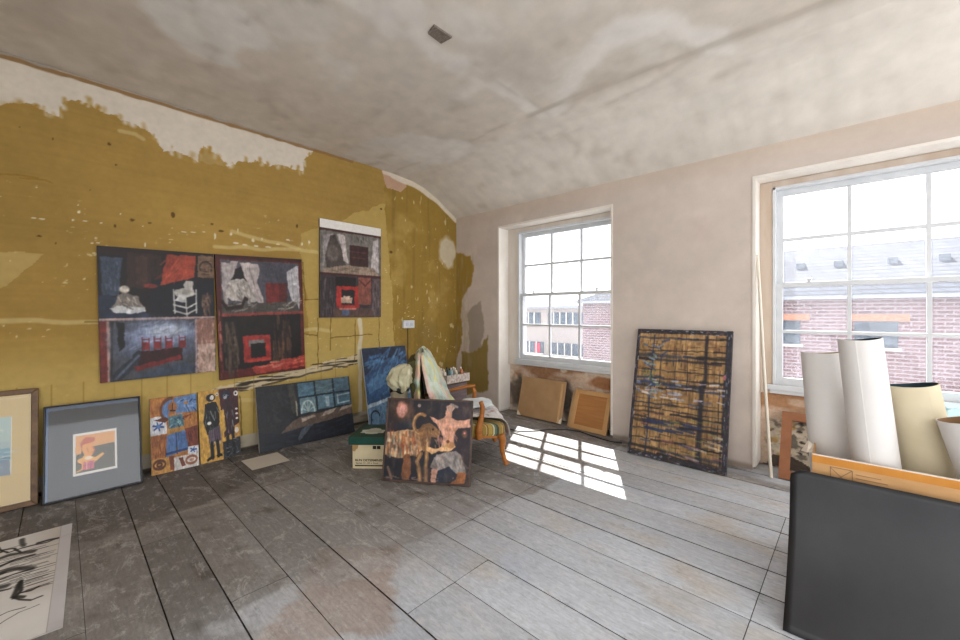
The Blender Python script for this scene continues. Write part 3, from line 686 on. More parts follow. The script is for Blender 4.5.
P3 = panel('painting', a, .755, 1.066, .018, wall_M(2.287, 1.778, .755, 1.066, 0, .018), '3c2622', dim=.95, desat=.12, post=lambda t: t.rect(0, -.01, 1, .085, 'e4e0da', 0))
tag(P3, 'narrow two-tier painting hung highest on yellow wall, blank white strip across its top', 'painting')

# electrical box on the wall with its wire
e = empty('socket_box', loc=(WL, 3.07, 1.1))
m = MB(); m.box(.001, .04, -.085, .085, 0, .1); m.build('box_cover', WHT, e, bevel=.006)
for y in (-.05, .02): m = MB(); m.box(.04, .046, y, y+.04, .03, .07); m.build('switch', mat('grey_switch_plastic', 'b8bcc4', 'c4c8d0', .4), e, bevel=.002)
m = MB(); m.tube([(.008, 0, .0), (.008, .004, -.2), (.008, 0, -.45)], .006, 8); m.build('wire', mat('dark_wire', '4a3a2a', '5a4836', .6), e)
tag(e, 'small white double socket box on the yellow wall with thin wire below', 'socket')

# ================================================================ PICTURES LEANING ON THE LEFT WALL
BLACKF = mat('black_picture_frame', '14141a', '1e2028', .35, 20, bmp=.03)
BROWNF = mat('brown_gilt_frame', '5a4028', '7a5a38', .45, 20, scale=(1, 1, 1), bmp=.1)
def pane_mat():
    m = bpy.data.materials.new('picture_glass'); m.use_nodes = True; nt = m.node_tree; nt.nodes.clear()
    out = nt.nodes.new('ShaderNodeOutputMaterial'); tr = nnode(nt, 'ShaderNodeBsdfTransparent'); gl = nnode(nt, 'ShaderNodeBsdfGlossy'); gl.inputs['Roughness'].default_value = .04
    fr = nt.nodes.new('ShaderNodeFresnel'); fr.inputs[0].default_value = 1.45
    mx = nt.nodes.new('ShaderNodeMixShader'); nt.links.new(fr.outputs[0], mx.inputs[0]); nt.links.new(tr.outputs[0], mx.inputs[1]); nt.links.new(gl.outputs[0], mx.inputs[2]); nt.links.new(mx.outputs[0], out.inputs[0])
    return m
PGLASS = pane_mat()
YX = (0, 1, 0); XN = (1, 0, 0)
# gold-matted picture cut by the left edge of the photograph
M, h = lean_M((-4.045, -.74, 0), YX, .14, .768, XN)
e = empty('framed_picture', M)
frame_bars(.635, h, .035, .028).build('frame', BROWNF, e, bevel=.004)
a = art('c9ab62', 200, 1.2)
a.C = a.C*(1+(a.noise(.6, .02)[..., None]-.5)*.05); a.rect(.03, .03, .965, .035, 'e0cfa0', .001)
a.rect(.15, .2, .835, .72, '9bb0ae', .001); a.rect(.15, .2, .835, .42, 'a6b9b2', .004); a.poly([(.15, .5), (.4, .47), (.7, .5), (.835, .48), (.835, .56), (.15, .58)], '6f98a8', .02)
a.poly([(.15, .58), (.835, .56), (.835, .62), (.15, .66)], '557c94', .02); a.poly([(.15, .64), (.6, .62), (.835, .6), (.835, .72), (.15, .72)], '6d7f8c', .02)
a.poly([(.3, .3), (.5, .24), (.8, .32), (.6, .34)], 'c8ccb8', .015); a.poly([(.6, .58), (.72, .56), (.76, .7), (.62, .7)], 'b9c4c4', .02); a.strokes(40, (.16, .48, .8, .68), .12, .008, ['c0d4d8', '48708c'], 0, .2, .5)
a.rect(.835, .2, .84, .72, 'e8e0c8', .0)
panel('matted_print', a, .575, h-.06, .008, Matrix.Translation((.03, .03, .006)), 'b8a070', PRINT, e)
m = MB(); m.box(.03, .605, .03, h-.03, .019, .021); m.build('glass', PGLASS, e)
tag(e, 'brown framed seascape print in wide gold mat leaning furthest left on the yellow wall', 'picture')
# grey-matted picture in dark frame
M, h = lean_M((-3.985, -.085, 0), (.03, 1, 0), .185, .628, XN)
e = empty('framed_picture', M)
frame_bars(.518, h, .012, .03).build('frame', BLACKF, e, bevel=.003)
a = art('44474c', 220, 1.2)
a.rect(0, 0, 1, .04, '6b7f9c', .01, .7); a.rect(0, 0, .03, 1, '4f74a4', .004, .8)  # bluish glass reflections painted along the mat's top and left edges
a.rect(.272, .33, .735, .79, 'e4dfd6', .001); a.rect(.298, .355, .712, .763, '5b5648', .001); a.poly([(.298, .355), (.712, .355), (.712, .485), (.43, .50), (.298, .47)], 'e0a464', .003)
a.rect(.298, .46, .36, .56, 'e0a464', .01)
# small pink standing figure with hat
a.poly([(.34, .44), (.4, .38), (.5, .40), (.5, .43), (.44, .46), (.36, .5)], 'c86848', .006); a.poly([(.37, .46), (.45, .45), (.48, .5), (.5, .54), (.46, .6), (.4, .6), (.36, .52)], 'e6a25c', .005)
a.line([(.47, .5), (.5, .55), (.46, .56)], .008, 'c03c30'); a.line([(.41, .5), (.43, .55)], .006, 'a03828'); a.poly([(.31, .62), (.4, .58), (.5, .62), (.58, .58), (.6, .6), (.52, .66), (.48, .68), (.38, .68), (.32, .65)], 'e8b064', .006)
a.poly([(.37, .65), (.49, .65), (.49, .74), (.36, .74)], 'd07078', .004); a.line([(.37, .69), (.49, .69)], .006, 'a05080'); a.line([(.41, .65), (.41, .74)], .006, 'f0d0b8'); a.line([(.45, .65), (.45, .74)], .006, 'a05080'); a.line([(.31, .745), (.36, .73), (.37, .66)], .014, 'e8a858')
a.ell(.43, .615, .04, .02, 'f0dcc0', .4)
panel('matted_print', a, .5, h-.018, .008, Matrix.Translation((.009, .009, .006)), '404448', PRINT, e)
m = MB(); m.box(.011, .507, .011, h-.011, .018, .020); m.build('glass', PGLASS, e)
tag(e, 'black framed picture with broad grey mat round a small orange figure, leaning on yellow wall', 'picture')
# orange and blue abstract canvas
M, h = lean_M((-4.075, .497, 0), YX, .118, .592, XN)
a = art('c8782c', 170, 1.9)
a.strokes(70, (0, 0, 1, 1), .12, .03, ['d89038', 'b05a20', 'e0a040', 'a04418'], 1.3, .5, .5)
a.poly([(.5, .02), (1, .0), (1, .24), (.52, .24)], '5a86c4', .012); a.strokes(14, (.55, .05, .95, .2), .14, .02, ['1c3a78', '88a8dc'], .3, .8, .8); a.ell(.76, .11, .05, .02, 'b87838', .4)
a.rect(0, .25, .33, .49, 'd9dce2', .012)
for k in range(6): a.line([(.16, .38), (.16+.11*math.cos(k*1.05+.3), .38+.055*math.sin(k*1.05+.3))], .025, '2c50a4')
a.ell(.16, .38, .045, .024, '4a78c4', .3)
a.poly([(.0, .5), (.34, .5), (.3, .78), (0, .78)], 'a85a24', .02); a.strokes(24, (.02, .52, .3, .76), .12, .02, ['d08030', '7c3414'], 1.4, .2, .7)
a.poly([(.7, .46), (1, .45), (1, .72), (.74, .72)], '86341c', .012); a.strokes(16, (.74, .48, .98, .7), .1, .02, ['a84828', '5c2010'], 1.4, .2, .7)
a.poly([(.24, .1), (.36, .03), (.48, .06), (.42, .14), (.36, .28), (.26, .28)], '5e84c0', .01); a.arc(.46, .18, .24, .16, 130, 270, .05, '7a4020'); a.ell(.47, .15, .1, .07, 'b86a30', .2); a.line([(.47, .1), (.46, .18)], .02, '3c1c10'); a.line([(.42, .19), (.52, .2)], .02, '3c1c10')
a.poly([(.06, .29), (.3, .27), (.42, .3), (.3, .34)], '6a3016', .008); a.poly([(.62, .3), (.9, .27), (.7, .33), (.62, .34)], '8a3c1c', .008)
a.poly([(.36, .27), (.68, .26), (.7, .42), (.38, .44)], '4a7c8c', .01); a.strokes(20, (.38, .28, .68, .42), .08, .02, ['1c3848', '7cb0b4', '2c5484'], .5, 1., .8)
a.poly([(.33, .44), (.7, .42), (.72, .49), (.34, .52)], 'c08838', .01); a.poly([(.33, .52), (.52, .5), (.52, .78), (.3, .8)], '4c78bc', .01); a.poly([(.53, .5), (.72, .48), (.78, .76), (.55, .77)], '4470b4', .01)
a.line([(.3, .76), (.78, .74)], .03, '203c78'); a.line([(.52, .5), (.53, .78)], .02, '1c3468')
a.rect(0, .8, .42, 1, 'd89438', .01); a.arc(.16, .88, .12, .055, 0, 360, .035, '6a3418'); a.arc(.16, .88, .05, .025, 0, 330, .03, '6a3418')
a.rect(.46, .82, 1, 1, 'ddd6d0', .01); a.poly([(.36, .8), (.46, .8), (.46, .98), (.38, .98)], '8a4020', .008); a.poly([(.56, .84), (.64, .84), (.7, .96), (.62, .97)], '7c3c24', .008); a.arc(.83, .9, .12, .05, 0, 360, .035, 'a8603c'); a.ell(.84, .9, .05, .02, 'c89070', .3)
a.rect(.76, .72, 1, .82, 'd8dce4', .008)
for k in range(5): a.line([(.88, .77), (.88+.07*math.cos(k*1.26), .77+.033*math.sin(k*1.26))], .02, '2c50a4')
P5 = panel('painting', a, .315, h, .02, M, 'd8d0c0')
tag(P5, 'small unframed orange and blue canvas of a blocky figure leaning on the yellow wall', 'painting')
# two dark standing figures
M, h = lean_M((-4.085, .824, 0), YX, .108, .6, XN)
a = art('e0a436', 170, 1.9)
a.strokes(40, (0, 0, .55, 1), .1, .03, ['e8b448', 'cc8828', 'f0c868'], 1.4, .4, .5)
a.poly([(.5, .0), (1, 0), (1, .55), (.86, .56), (.6, .7), (.54, .3)], '4a1c22', .01); a.strokes(40, (.56, .02, .98, .5), .1, .025, ['6c2430', '30141a', '84303a'], 1.4, .4, .6)
a.ell(.3, .1, .11, .055, '16141c', .2); a.ell(.33, .1, .055, .035, 'e6e2da', .2); a.ell(.46, .06, .035, .022, 'f0eee8', .3); a.ell(.46, .06, .015, .01, '16141c')
a.poly([(.16, .18), (.42, .16), (.48, .26), (.5, .45), (.42, .6), (.18, .62), (.1, .42)], '1d1d22', .012); a.strokes(30, (.14, .2, .46, .6), .1, .02, ['4c5c54', '8a8e8c', '0c0c12', '3a4438'], 1.2, .6, .8)
a.ell(.24, .46, .05, .025, 'e8e4dc', .3); a.poly([(.2, .58), (.5, .5), (.52, .72), (.22, .74)], '5c4a5c', .012)
for x in np.linspace(.24, .5, 7): a.line([(x, .56), (x+.01, .74)], .012, '2c2430' if int(x*100) % 2 else '8c7c8c', .9)
a.strokes(14, (.2, .72, .5, .78), .04, .012, ['e0dcd4', '2c2830'], 1.5, .3, .8)
a.line([(.28, .76), (.29, .93)], .085, '15151a'); a.poly([(.14, .96), (.3, .9), (.33, .95), (.16, .985)], '101014', .005); a.line([(.42, .74), (.44, .92)], .075, '15151a'); a.poly([(.38, .92), (.5, .91), (.54, .945), (.4, .955)], '101014', .005)
a.ell(.68, .09, .12, .06, '202a44', .2); a.ell(.66, .11, .05, .035, 'd8d4d0', .3); a.line([(.6, .3), (.76, .24), (.8, .2)], .03, 'd6d2cc'); a.strokes(12, (.6, .05, .78, .13), .06, .014, ['8890a4', '10141c'], .3, 1., .8)
a.poly([(.58, .18), (.84, .16), (.9, .5), (.86, .66), (.62, .68), (.62, .4)], '3c2028', .012); a.strokes(30, (.62, .2, .86, .64), .1, .016, ['6a3844', '1c1218', '8c98a4'], 1.4, .3, .7)
a.poly([(.5, .3), (.62, .3), (.64, .6), (.54, .68)], 'e4ac3c', .01); a.poly([(.86, .55), (1, .52), (1, .72), (.86, .74)], 'd89838', .01); a.ell(.92, .62, .05, .04, 'ece8dc', .3); a.ell(.94, .08, .06, .04, 'f0ece4', .25); a.ell(.94, .08, .025, .015, '181418')
for y in (.31, .38, .45): a.ell(.94, y, .035, .015, 'e8e0d4', .3)
a.poly([(.55, .76), (1, .72), (1, 1), (.56, 1)], '2a2c34', .01); a.line([(.68, .68), (.68, .95)], .08, '141418'); a.line([(.82, .66), (.83, .93)], .07, '141418'); a.strokes(20, (.6, .72, .98, .98), .08, .014, ['5c6470', 'a8a8a8', '101014'], .4, .8, .6)
P6 = panel('painting', a, .306, h, .02, M, 'c8b890')
tag(P6, 'small unframed canvas of two dark standing figures on yellow and maroon', 'painting')
# wide dark interior with windows
M, h = lean_M((-4.015, 1.262, 0), (.06, 1, 0), .14, .585, XN)
a = art('2a2a30', 260, .68)
a.rect(0, 0, .4, .62, '26272d', .006); a.strokes(60, (0, 0, .36, .6), .1, .03, ['30323a', '212228', '383a40'], 1.2, .4, .5); a.poly([(.3, .02), (.37, .02), (.4, .5), (.34, .5)], '4a4840', .015, .7); a.rect(.375, .3, .39, .55, 'a09a88', .004)
a.rect(.4, .0, 1, .52, '1a2c38', .004)
pan = [(.41, .02, .58, .24), (.6, .01, .79, .24), (.81, .0, .99, .24), (.42, .27, .59, .52), (.61, .27, .79, .5), (.81, .27, .99, .49)]
for i, (x0, y0, x1, y1) in enumerate(pan):
    a.rect(x0, y0, x1, y1, ['4e7890', '55737e', '4c6c80', '6a8c98', '5e8498', '486e84'][i], .004)
a.strokes(40, (.42, .02, .98, .48), .08, .012, ['7ca4b4', '3c5c70', '90b4c0'], .1, .5, .4)
a.arc(.5, .52, .07, .2, 180, 360, .016, 'b8ccc8')
for t in (200, 235, 270, 305, 340): a.line([(.5, .5), (.5+.06*math.cos(math.radians(t)), .5+.17*math.sin(math.radians(t)))], .01, 'b0c4c0')
a.line([(.84, .3), (.84, .45), (.97, .44)], .02, 'a4c0cc'); a.line([(.84, .31), (.98, .3)], .02, 'a4c0cc'); a.rect(.7, .3, .74, .48, '9cb8c4', .006)
a.poly([(.4, .58), (1, .5), (1, .68), (.2, .78), (.33, .62)], '6a5648', .01); a.poly([(.43, .6), (.55, .57), (.58, .6), (.42, .66)], 'b09c8c', .008); a.poly([(.68, .55), (.82, .52), (.76, .6), (.64, .62)], 'b8a492', .008); a.poly([(.88, .53), (1, .51), (1, .55), (.84, .58)], 'ac9a8c', .008)
a.poly([(.0, .7), (.2, .78), (1, .66), (1, 1), (0, 1)], '1d222e', .01); a.strokes(40, (0, .75, 1, .98), .15, .03, ['242c3c', '181c26', '2c3446'], -.1, .3, .5)
a.poly([(.42, .76), (.5, .72), (.54, .73), (.42, .9), (.38, .96), (.37, .9)], '54606c', .01, .8); a.line([(0, .7), (.2, .7), (1, .6)], .004, '111')if False else None
P7 = panel('painting', a, .925, h, .03, M, 'b8b2a8')
tag(P7, 'wide dark canvas of a shadowy room with blue window panes leaning on yellow wall', 'painting')
# blue painting
M, h = lean_M((-4.0, 2.395, 0), YX, .18, .88, XN)
a = art('2a5688', 170, 1.4)
a.poly([(0, 0), (1, 0), (1, .2), (.6, .14), (.3, .2), (0, .36)], '1c2c48', .03); a.strokes(90, (.02, .1, .9, .62), .22, .035, ['3c78b0', '2c5c98', '5894c4', '1e406c', '4a84b8'], -.5, .5, .6)
a.poly([(.05, .45), (.3, .34), (.5, .4), (.3, .55), (.08, .6)], '4c84b8', .03, .7)
a.poly([(.0, .72), (1, .62), (1, .66), (0, .77)], 'a8c0d0', .01); a.poly([(0, .77), (1, .66), (1, 1), (0, 1)], '5c84a8', .01); a.arc(.14, .88, .09, .07, 150, 360, .02, '142038'); a.line([(.05, .88), (.04, 1)], .02, '142038'); a.rect(.4, .78, .7, .92, '22344e', .01)
a.rect(.62, .3, .84, .64, '8c9898', .02, .9)
a.vary(.15, .06, .04)
P8 = panel('painting', a, .61, h, .02, M, 'c4c8cc')
tag(P8, 'upright blue canvas of a sleeping shape leaning in the corner behind the chair', 'painting')
# card on the floor and the big charcoal sheet
a = art('cfc7ba', 30); o = panel('card_sheet', a, .3, .3, .003, Matrix(((0, -1, 0, -3.61), (1, .0, 0, 1.085), (0, 0, 1, .001), (0, 0, 0, 1))), 'a89e8e', PRINT)
tag(o, 'plain buff square card lying on the floorboards before the wide dark canvas', 'card')
a = Art(0, 1, 0, 1, 420, 330, 'e8e6e4')
a.C = a.C*(1+(a.noise(.4, .4, 2)[..., None]-.5)*.05)
# picture coordinates: X towards the camera (from the wall), Y from -y side (0) to +y side (1)
a.put(np.clip((a.Y-.78)*6, 0, 1)*np.clip(1-a.X, 0, 1)*(.5+.5*a.noise(.2, .1, 2)), 'a8988a', .55); a.put(np.clip((a.noise(.25, .2, 3)-.6)*4, 0, 1), 'b8aca4', .4)
def dpt(u, v):
    P = fl(u, v); return ((P[0]+3.53)/1.12, (P[1]+.80)/.85)
def dl(pts, w, c='1c1a1a', al=.9): a.line([dpt(*p_) for p_ in pts], w, c, al, .5, .01)
for pts, w in [([(-20, 553), (6, 548), (16, 547), (24, 550)], .012), ([(0, 558), (12, 553), (36, 549)], .03), ([(0, 566), (20, 557), (38, 552)], .016), ([(0, 573), (14, 567), (26, 565), (38, 565)], .035), ([(0, 578), (20, 571), (38, 565)], .012),
               ([(4, 584), (14, 582)], .03), ([(-5, 590), (18, 584)], .012), ([(28, 577), (24, 588), (22, 592), (32, 592)], .02), ([(28, 577), (30, 586), (24, 593)], .016), ([(22, 592), (30, 594), (42, 594), (52, 590)], .01), ([(30, 588), (40, 585), (46, 582)], .012),
               ([(23, 538), (26, 544)], .025), ([(10, 611), (20, 606), (38, 600)], .005), ([(0, 630), (6, 627), (9, 627)], .02), ([(-4, 545), (10, 551), (22, 547)], .01), ([(24, 546), (50, 540), (70, 532)], .012), ([(40, 541), (60, 536)], .02), ([(10, 620), (30, 606), (50, 598)], .004),
               ([(-60, 560), (-20, 556), (4, 550)], .02), ([(-50, 580), (-10, 575), (10, 570)], .02)]:
    dl(pts, w, '242222', .85 if w < .025 else .7)
for _ in range(60):
    x, y = dpt(random.uniform(-10, 36), random.uniform(548, 590)); t = random.uniform(-.2, .3)+1.45
    a.line([(x, y), (x+.03*math.cos(t), y+.12*math.sin(t))], .005, '2a2828', .6)
a.put((a.Y > .945).astype(float), 'cfccd0', .95); a.line([(0, .945), (1, .945)], .003, 'a8a09c', .8)
mb = MB(); mb.box(0, 1.12, 0, .85, 0, .0015)
pd_ = lambda X, Y: np.stack([X*1.12, Y*.85, np.full(X.shape, .0025)+.004*np.maximum(0, np.abs(X-.5)-.44)/.06*(np.abs(Y-.5)*2)], -1)
o = grid_obj('charcoal_drawing', a, PRINT, pd_, None, None, Matrix.Translation((-3.53, -.80, .001)) @ Matrix.Rotation(math.radians(-2.2), 4, 'Z'), mb, 'd0ccc8')
tag(o, 'large white sheet with charcoal sketch lying on the floorboards', 'drawing')

# ================================================================ THE CHAIR AND WHAT LIES AROUND IT
CH = Matrix(((.64, -.77, 0, -2.57), (.77, .64, 0, 2.65), (0, 0, 1, 0), (0, 0, 0, 1)))   # local x forward, y towards the far side
CHW = mat('honey_chair_wood', '8a4f20', 'b0702e', .4, 6, scale=(1, 1, 6), bmp=.08)
def stripe_mat():
    m, nt, b = new_mat('striped_upholstery')
    tc = nt.nodes.new('ShaderNodeTexCoord'); sp = nt.nodes.new('ShaderNodeSeparateXYZ'); nt.links.new(tc.outputs['Object'], sp.inputs[0])
    ad = nnode(nt, 'ShaderNodeMath', operation='ADD'); nt.links.new(sp.outputs[0], ad.inputs[0]); nt.links.new(sp.outputs[1], ad.inputs[1])
    mu = nnode(nt, 'ShaderNodeMath', operation='MULTIPLY'); mu.inputs[1].default_value = 7.; nt.links.new(ad.outputs[0], mu.inputs[0])
    fr = nnode(nt, 'ShaderNodeMath', operation='FRACT'); nt.links.new(mu.outputs[0], fr.inputs[0])
    r = ramp(nt, fr.outputs[0], 0, lin('8c7234'), 1, lin('4a5a50'), [(.22, lin('a89058')), (.3, lin('6a3c2c')), (.36, lin('a08840')), (.6, lin('8a7034')), (.66, lin('b8b098')), (.74, lin('5a6a50')), (.86, lin('38443c'))])
    r.color_ramp.interpolation = 'CONSTANT'; nt.links.new(r.outputs[0], b.inputs['Base Color']); b.inputs['Roughness'].default_value = .85
    n = noise(nt, (1, 1, 1), 120); bump(nt, b, n.outputs[0], .3, .002); return m
STR = stripe_mat()
chair = empty('armchair', CH); tag(chair, 'low wooden armchair with striped ochre seat, heaped with cloths behind the goat painting', 'chair')
m = MB(); m.box(-.5, .22, -.31, .31, .235, .345); m.build('seat', STR, chair, bevel=.03)
m = MB(); m.box(-.5, .205, -.30, -.27, .222, .255); m.box(-.5, .205, .27, .30, .222, .255); m.box(.185, .215, -.3, .3, .215, .255); m.box(-.5, -.47, -.3, .3, .215, .255); m.build('seat_frame', CHW, chair, bevel=.005)
for sy in (-1, 1):
    y = sy*.3
    m = MB(); m.tube([(.185, y, .26), (.20, y*1.01, .2), (.195, y*1.01, .12), (.215, y*1.02, .04), (.235, y*1.03, .002)], [.034, .03, .021, .019, .026], 10); m.build('leg', CHW, chair)
    m = MB(); m.tube([(-.48, y, .24), (-.50, y, .12), (-.54, y, .002)], [.026, .022, .018], 8); m.build('leg', CHW, chair)
    m = MB(); m.tube([(-.005, y*1.07, .23), (-.012, y*1.07, .30), (.0, y*1.07, .36), (.018, y*1.07, .43), (.024, y*1.07, .50), (.008, y*1.07, .545)], [.028, .034, .027, .021, .021, .019], 10); m.build('arm_post', CHW, chair)
    if sy > 0: m = MB(); m.tube([(.03, y*1.07, .565), (-.04, y*1.07, .56), (-.2, y*1.05, .525), (-.36, y, .49), (-.5, y*.95, .48)], [.02, .026, .022, .02, .02], 10, flat=(1.2, .7)); m.build('armrest', CHW, chair)
m = MB(); Mb = Matrix.Translation((-.49, 0, .3)) @ Matrix.Rotation(math.radians(-8), 4, 'Y'); m.box(-.045, .045, -.27, .27, 0, .6, Mb); m.build('backrest', mat('olive_upholstery', '3e3c22', '55502c', .9, 30), chair, bevel=.03)

def cloth(name, path, width, mtl_or_art, M, amp=.02, nu=70, nv=44, seed=1, flare=.1, yoff=0., skew=0.):
    """sheet following `path` (x,z in chair space) and spreading across y"""
    R = np.random.default_rng(seed); path = np.array(path, float)
    seg = np.hypot(*np.diff(path, axis=0).T); s = np.r_[0, np.cumsum(seg)]; t = np.linspace(0, s[-1], nu)
    px = np.interp(t, s, path[:, 0]); pz = np.interp(t, s, path[:, 1])
    for _ in range(2): px[1:-1] = (px[:-2]+2*px[1:-1]+px[2:])/4; pz[1:-1] = (pz[:-2]+2*pz[1:-1]+pz[2:])/4
    tx = np.gradient(px); tz = np.gradient(pz); L = np.hypot(tx, tz); nx_, nz_ = -tz/L, tx/L
    aa = Art(0, 1, 0, 1, nv, nu, 'ffffff')
    n1 = sum(np.sin(aa.X*w_+ph+aa.Y*k)*am for w_, ph, k, am in [(14, R.random()*6, 3, .5), (25, R.random()*6, -4, .3), (41, R.random()*6, 5, .2)])
    n1 = n1+(aa.noise(.2, .15, 2)-.5)*1.4
    grow = .35+.65*np.abs(aa.Y-.5)*2
    d = n1*amp*grow
    wid = width*(1+flare*np.abs(aa.Y-.45)*2)
    Xp = px[:, None]+nx_[:, None]*d; Zp = pz[:, None]+nz_[:, None]*d
    Yp = (aa.X-.5)*wid+yoff+skew*(aa.Y-.5)+.02*np.sin(aa.Y*9+seed)
    return aa, np.stack([Xp.ravel(), Yp.ravel(), Zp.ravel()], -1)
def cloth_obj(name, aa, P, M, m, thick=.004):
    o = grid_obj(name, aa, m, lambda X, Y: P, None, None, M)
    q = o.modifiers.new('sub', 'SUBSURF'); q.levels = 1; q.render_levels = 1
    q = o.modifiers.new('solid', 'SOLIDIFY'); q.thickness = thick; return o
CLM = attr_mat('soft_cotton', .95, .08, 12., bmp=.2, bs=140., spec=.1)
# cloths heaped over the chair back: hanging skirts with folds, open where their two edges meet
def heap(c, rings, g0, g1, M, seed, amp, nk=120, tilt=(0, 0)):
    """rings: (z, half length x, half width y, shift x); g0,g1 start and end angle in degrees (-90 = towards the camera)"""
    R = np.random.default_rng(seed); rings = np.array(rings, float); nu = 46
    t = np.linspace(0, len(rings)-1, nu); it = np.arange(len(rings))
    z, rx, ry, sx = [np.interp(t, it, rings[:, k]) for k in range(4)]
    for _ in range(3):
        for q in (z, rx, ry, sx): q[1:-1] = (q[:-2]+2*q[1:-1]+q[2:])/4
    aa = Art(0, 1, 0, 1, nk, nu, 'ffffff')
    open_ = np.clip((aa.Y-.12)*1.6, 0, 1); gm = (g0+g1)/2; th = np.radians(gm+(g1-g0+(360-(g1-g0))*(1-open_))*(aa.X-.5))
    ph = R.random(5)*6.28
    wr = (aa.noise(.035, .07, 2)-.5)*2.6; fold = wr+.5*np.sin(5*th+ph[0]+1.2*aa.Y)+.35*np.sin(9*th+ph[1]-1.5*aa.Y)+.25*np.sin(15*th+ph[2]+aa.Y)+(aa.noise(.12, .2, 2)-.5)*.8
    k = 1+amp*fold*np.clip(aa.Y*1.6, 0, 1)
    cx, sy_ = np.cos(th), np.sin(th)
    X = c[0]+sx[:, None]+rx[:, None]*np.sign(cx)*np.abs(cx)**.8*k; Y = c[1]+ry[:, None]*np.sign(sy_)*np.abs(sy_)**.8*k
    Z = z[:, None]+.022*(aa.noise(.08, .15, 2)-.5)*2+tilt[0]*cx*(1-aa.Y)-.02*np.sin(3*th+ph[3])*aa.Y
    return aa, np.stack([X.ravel(), Y.ravel(), Z.ravel()], -1)
aa, P = heap((-.50, -.0), [(.965, .005, .01, .01), (.962, .03, .2, .015), (.935, .06, .29, .02), (.88, .085, .32, .03), (.80, .11, .335, .045), (.70, .135, .345, .06), (.60, .16, .35, .08), (.50, .185, .35, .10), (.42, .20, .35, .115)], -90, 246, CH, 4, .07, 220)
aa.put(np.ones(aa.X.shape), 'bdc5b6'); aa.put(np.clip((aa.noise(.05, .2, 2)-.55)*6, 0, 1), 'a9b39a', .7); aa.put(np.clip((aa.noise(.05, .14, 2)-.6)*8, 0, 1), 'c9bd70', .7); aa.put(np.clip((aa.noise(.05, .14, 2)-.62)*8, 0, 1), 'd8a898', .7); aa.put(np.clip((aa.noise(.04, .14, 2)-.62)*8, 0, 1), '8fa8a4', .6)
aa.put((aa.X < .02).astype(float), 'dcb8ac', .8)
o = cloth_obj('draped_cloth', aa, P, CH, CLM); tag(o, 'pale green floral cloth heaped over the back of the low armchair', 'cloth', None)
aa, P = heap((-.66, -.34), [(.865, .004, .004, .045), (.86, .03, .03, .04), (.845, .065, .05, .02), (.81, .09, .07, .0), (.765, .095, .085, -.012), (.71, .085, .085, -.005), (.685, .06, .07, .01), (.675, .045, .055, .01)], -89, 269, CH, 9, .13, 150)
aa.put(np.ones(aa.X.shape), 'a8a184'); aa.put(np.clip((aa.noise(.12, .3, 2)-.45)*5, 0, 1), 'c6c3a8', .8)
o = cloth_obj('canvas_cloth', aa, P, CH, CLM, .005); tag(o, 'khaki canvas bunched up above the black-lined bin behind the chair', 'cloth')
# white patterned cloth over the seat and its front corner
path = [(-.34, .375), (-.2, .385), (0, .385), (.12, .38), (.2, .37), (.245, .33), (.262, .27), (.275, .2)]
aa, P = cloth('c', path, .5, None, CH, .010, 70, 56, 5, .05, .04)
P[:, 2] = np.where(P[:, 0] < .2, np.maximum(P[:, 2], .362), P[:, 2]); P[:, 0] = np.where(P[:, 2] < .345, np.maximum(P[:, 0], .236), P[:, 0])
aa.put(np.ones(aa.X.shape), 'cfc9c6'); pat = np.clip((aa.noise(.05, .04, 2)-.6)*9, 0, 1)*np.clip((.8-aa.Y)*5, 0, 1); aa.put(pat, '8c8078', .7); aa.put(np.clip((aa.noise(.06, .05, 2)-.66)*9, 0, 1)*(aa.Y < .8), '9a6858', .6)
o = cloth_obj('seat_cloth', aa, P, CH, CLM, .003); tag(o, 'white patterned cloth spread over the chair seat and hanging off its front', 'cloth')
# crumpled pillow-like cloth on the seat
m = MB(); n = 28
V = []; 
for i in range(n//2+1):
    th = PI*i/(n//2)
    for k in range(n):
        ph = 2*PI*k/n; sx = math.copysign(abs(math.cos(ph))**.7, math.cos(ph)); sy_ = math.copysign(abs(math.sin(ph))**.7, math.sin(ph))
        wv = 1+.06*math.sin(5*ph+2*th)+.05*math.sin(9*ph)
        V.append((.02+.15*sx*math.sin(th)*wv, .12+.17*sy_*math.sin(th)*wv, .434+.035*math.cos(th)+.008*math.sin(7*ph)*math.sin(th)))
m.add(V, [(i*n+k, i*n+(k+1) % n, (i+1)*n+(k+1) % n, (i+1)*n+k) for i in range(n//2) for k in range(n)], True)
o = m.build('folded_cloth', mat('blue_grey_cloth', 'b9c2c6', 'd6d8d6', .95, 9, bmp=.4), None, M=CH); tag(o, 'pale blue-white bunched cloth lying on the chair seat behind the curved arm post', 'cloth')

# bin with black liner
BIN = (-2.875, 2.015)
e = empty('waste_bin', loc=(BIN[0], BIN[1], 0))
m = MB(); m.lathe([(.0, .001), (.058, .001), (.074, .65), (.07, .65), (.056, .01), (0, .01)], 28); m.build('bin_body', mat('beige_cardboard', 'a89a80', 'b8aa90', .8, 14), e)
m = MB(); m.lathe([(.066, .55), (.072, .652), (.078, .668), (.084, .662), (.085, .625), (.080, .62), (.0765, .65)], 28); o = m.build('bin_liner', mat('black_plastic_liner', '0c0c0e', '18181c', .3, 30), e)
for v in o.data.vertices:
    k = math.atan2(v.co.y, v.co.x); f = 1+.06*math.sin(5*k)+.04*math.sin(11*k)
    if v.co.z > .55: v.co.z += .012*math.sin(4*k)
tag(e, 'slim beige bin with black plastic liner standing between boxes and chair', 'bin')

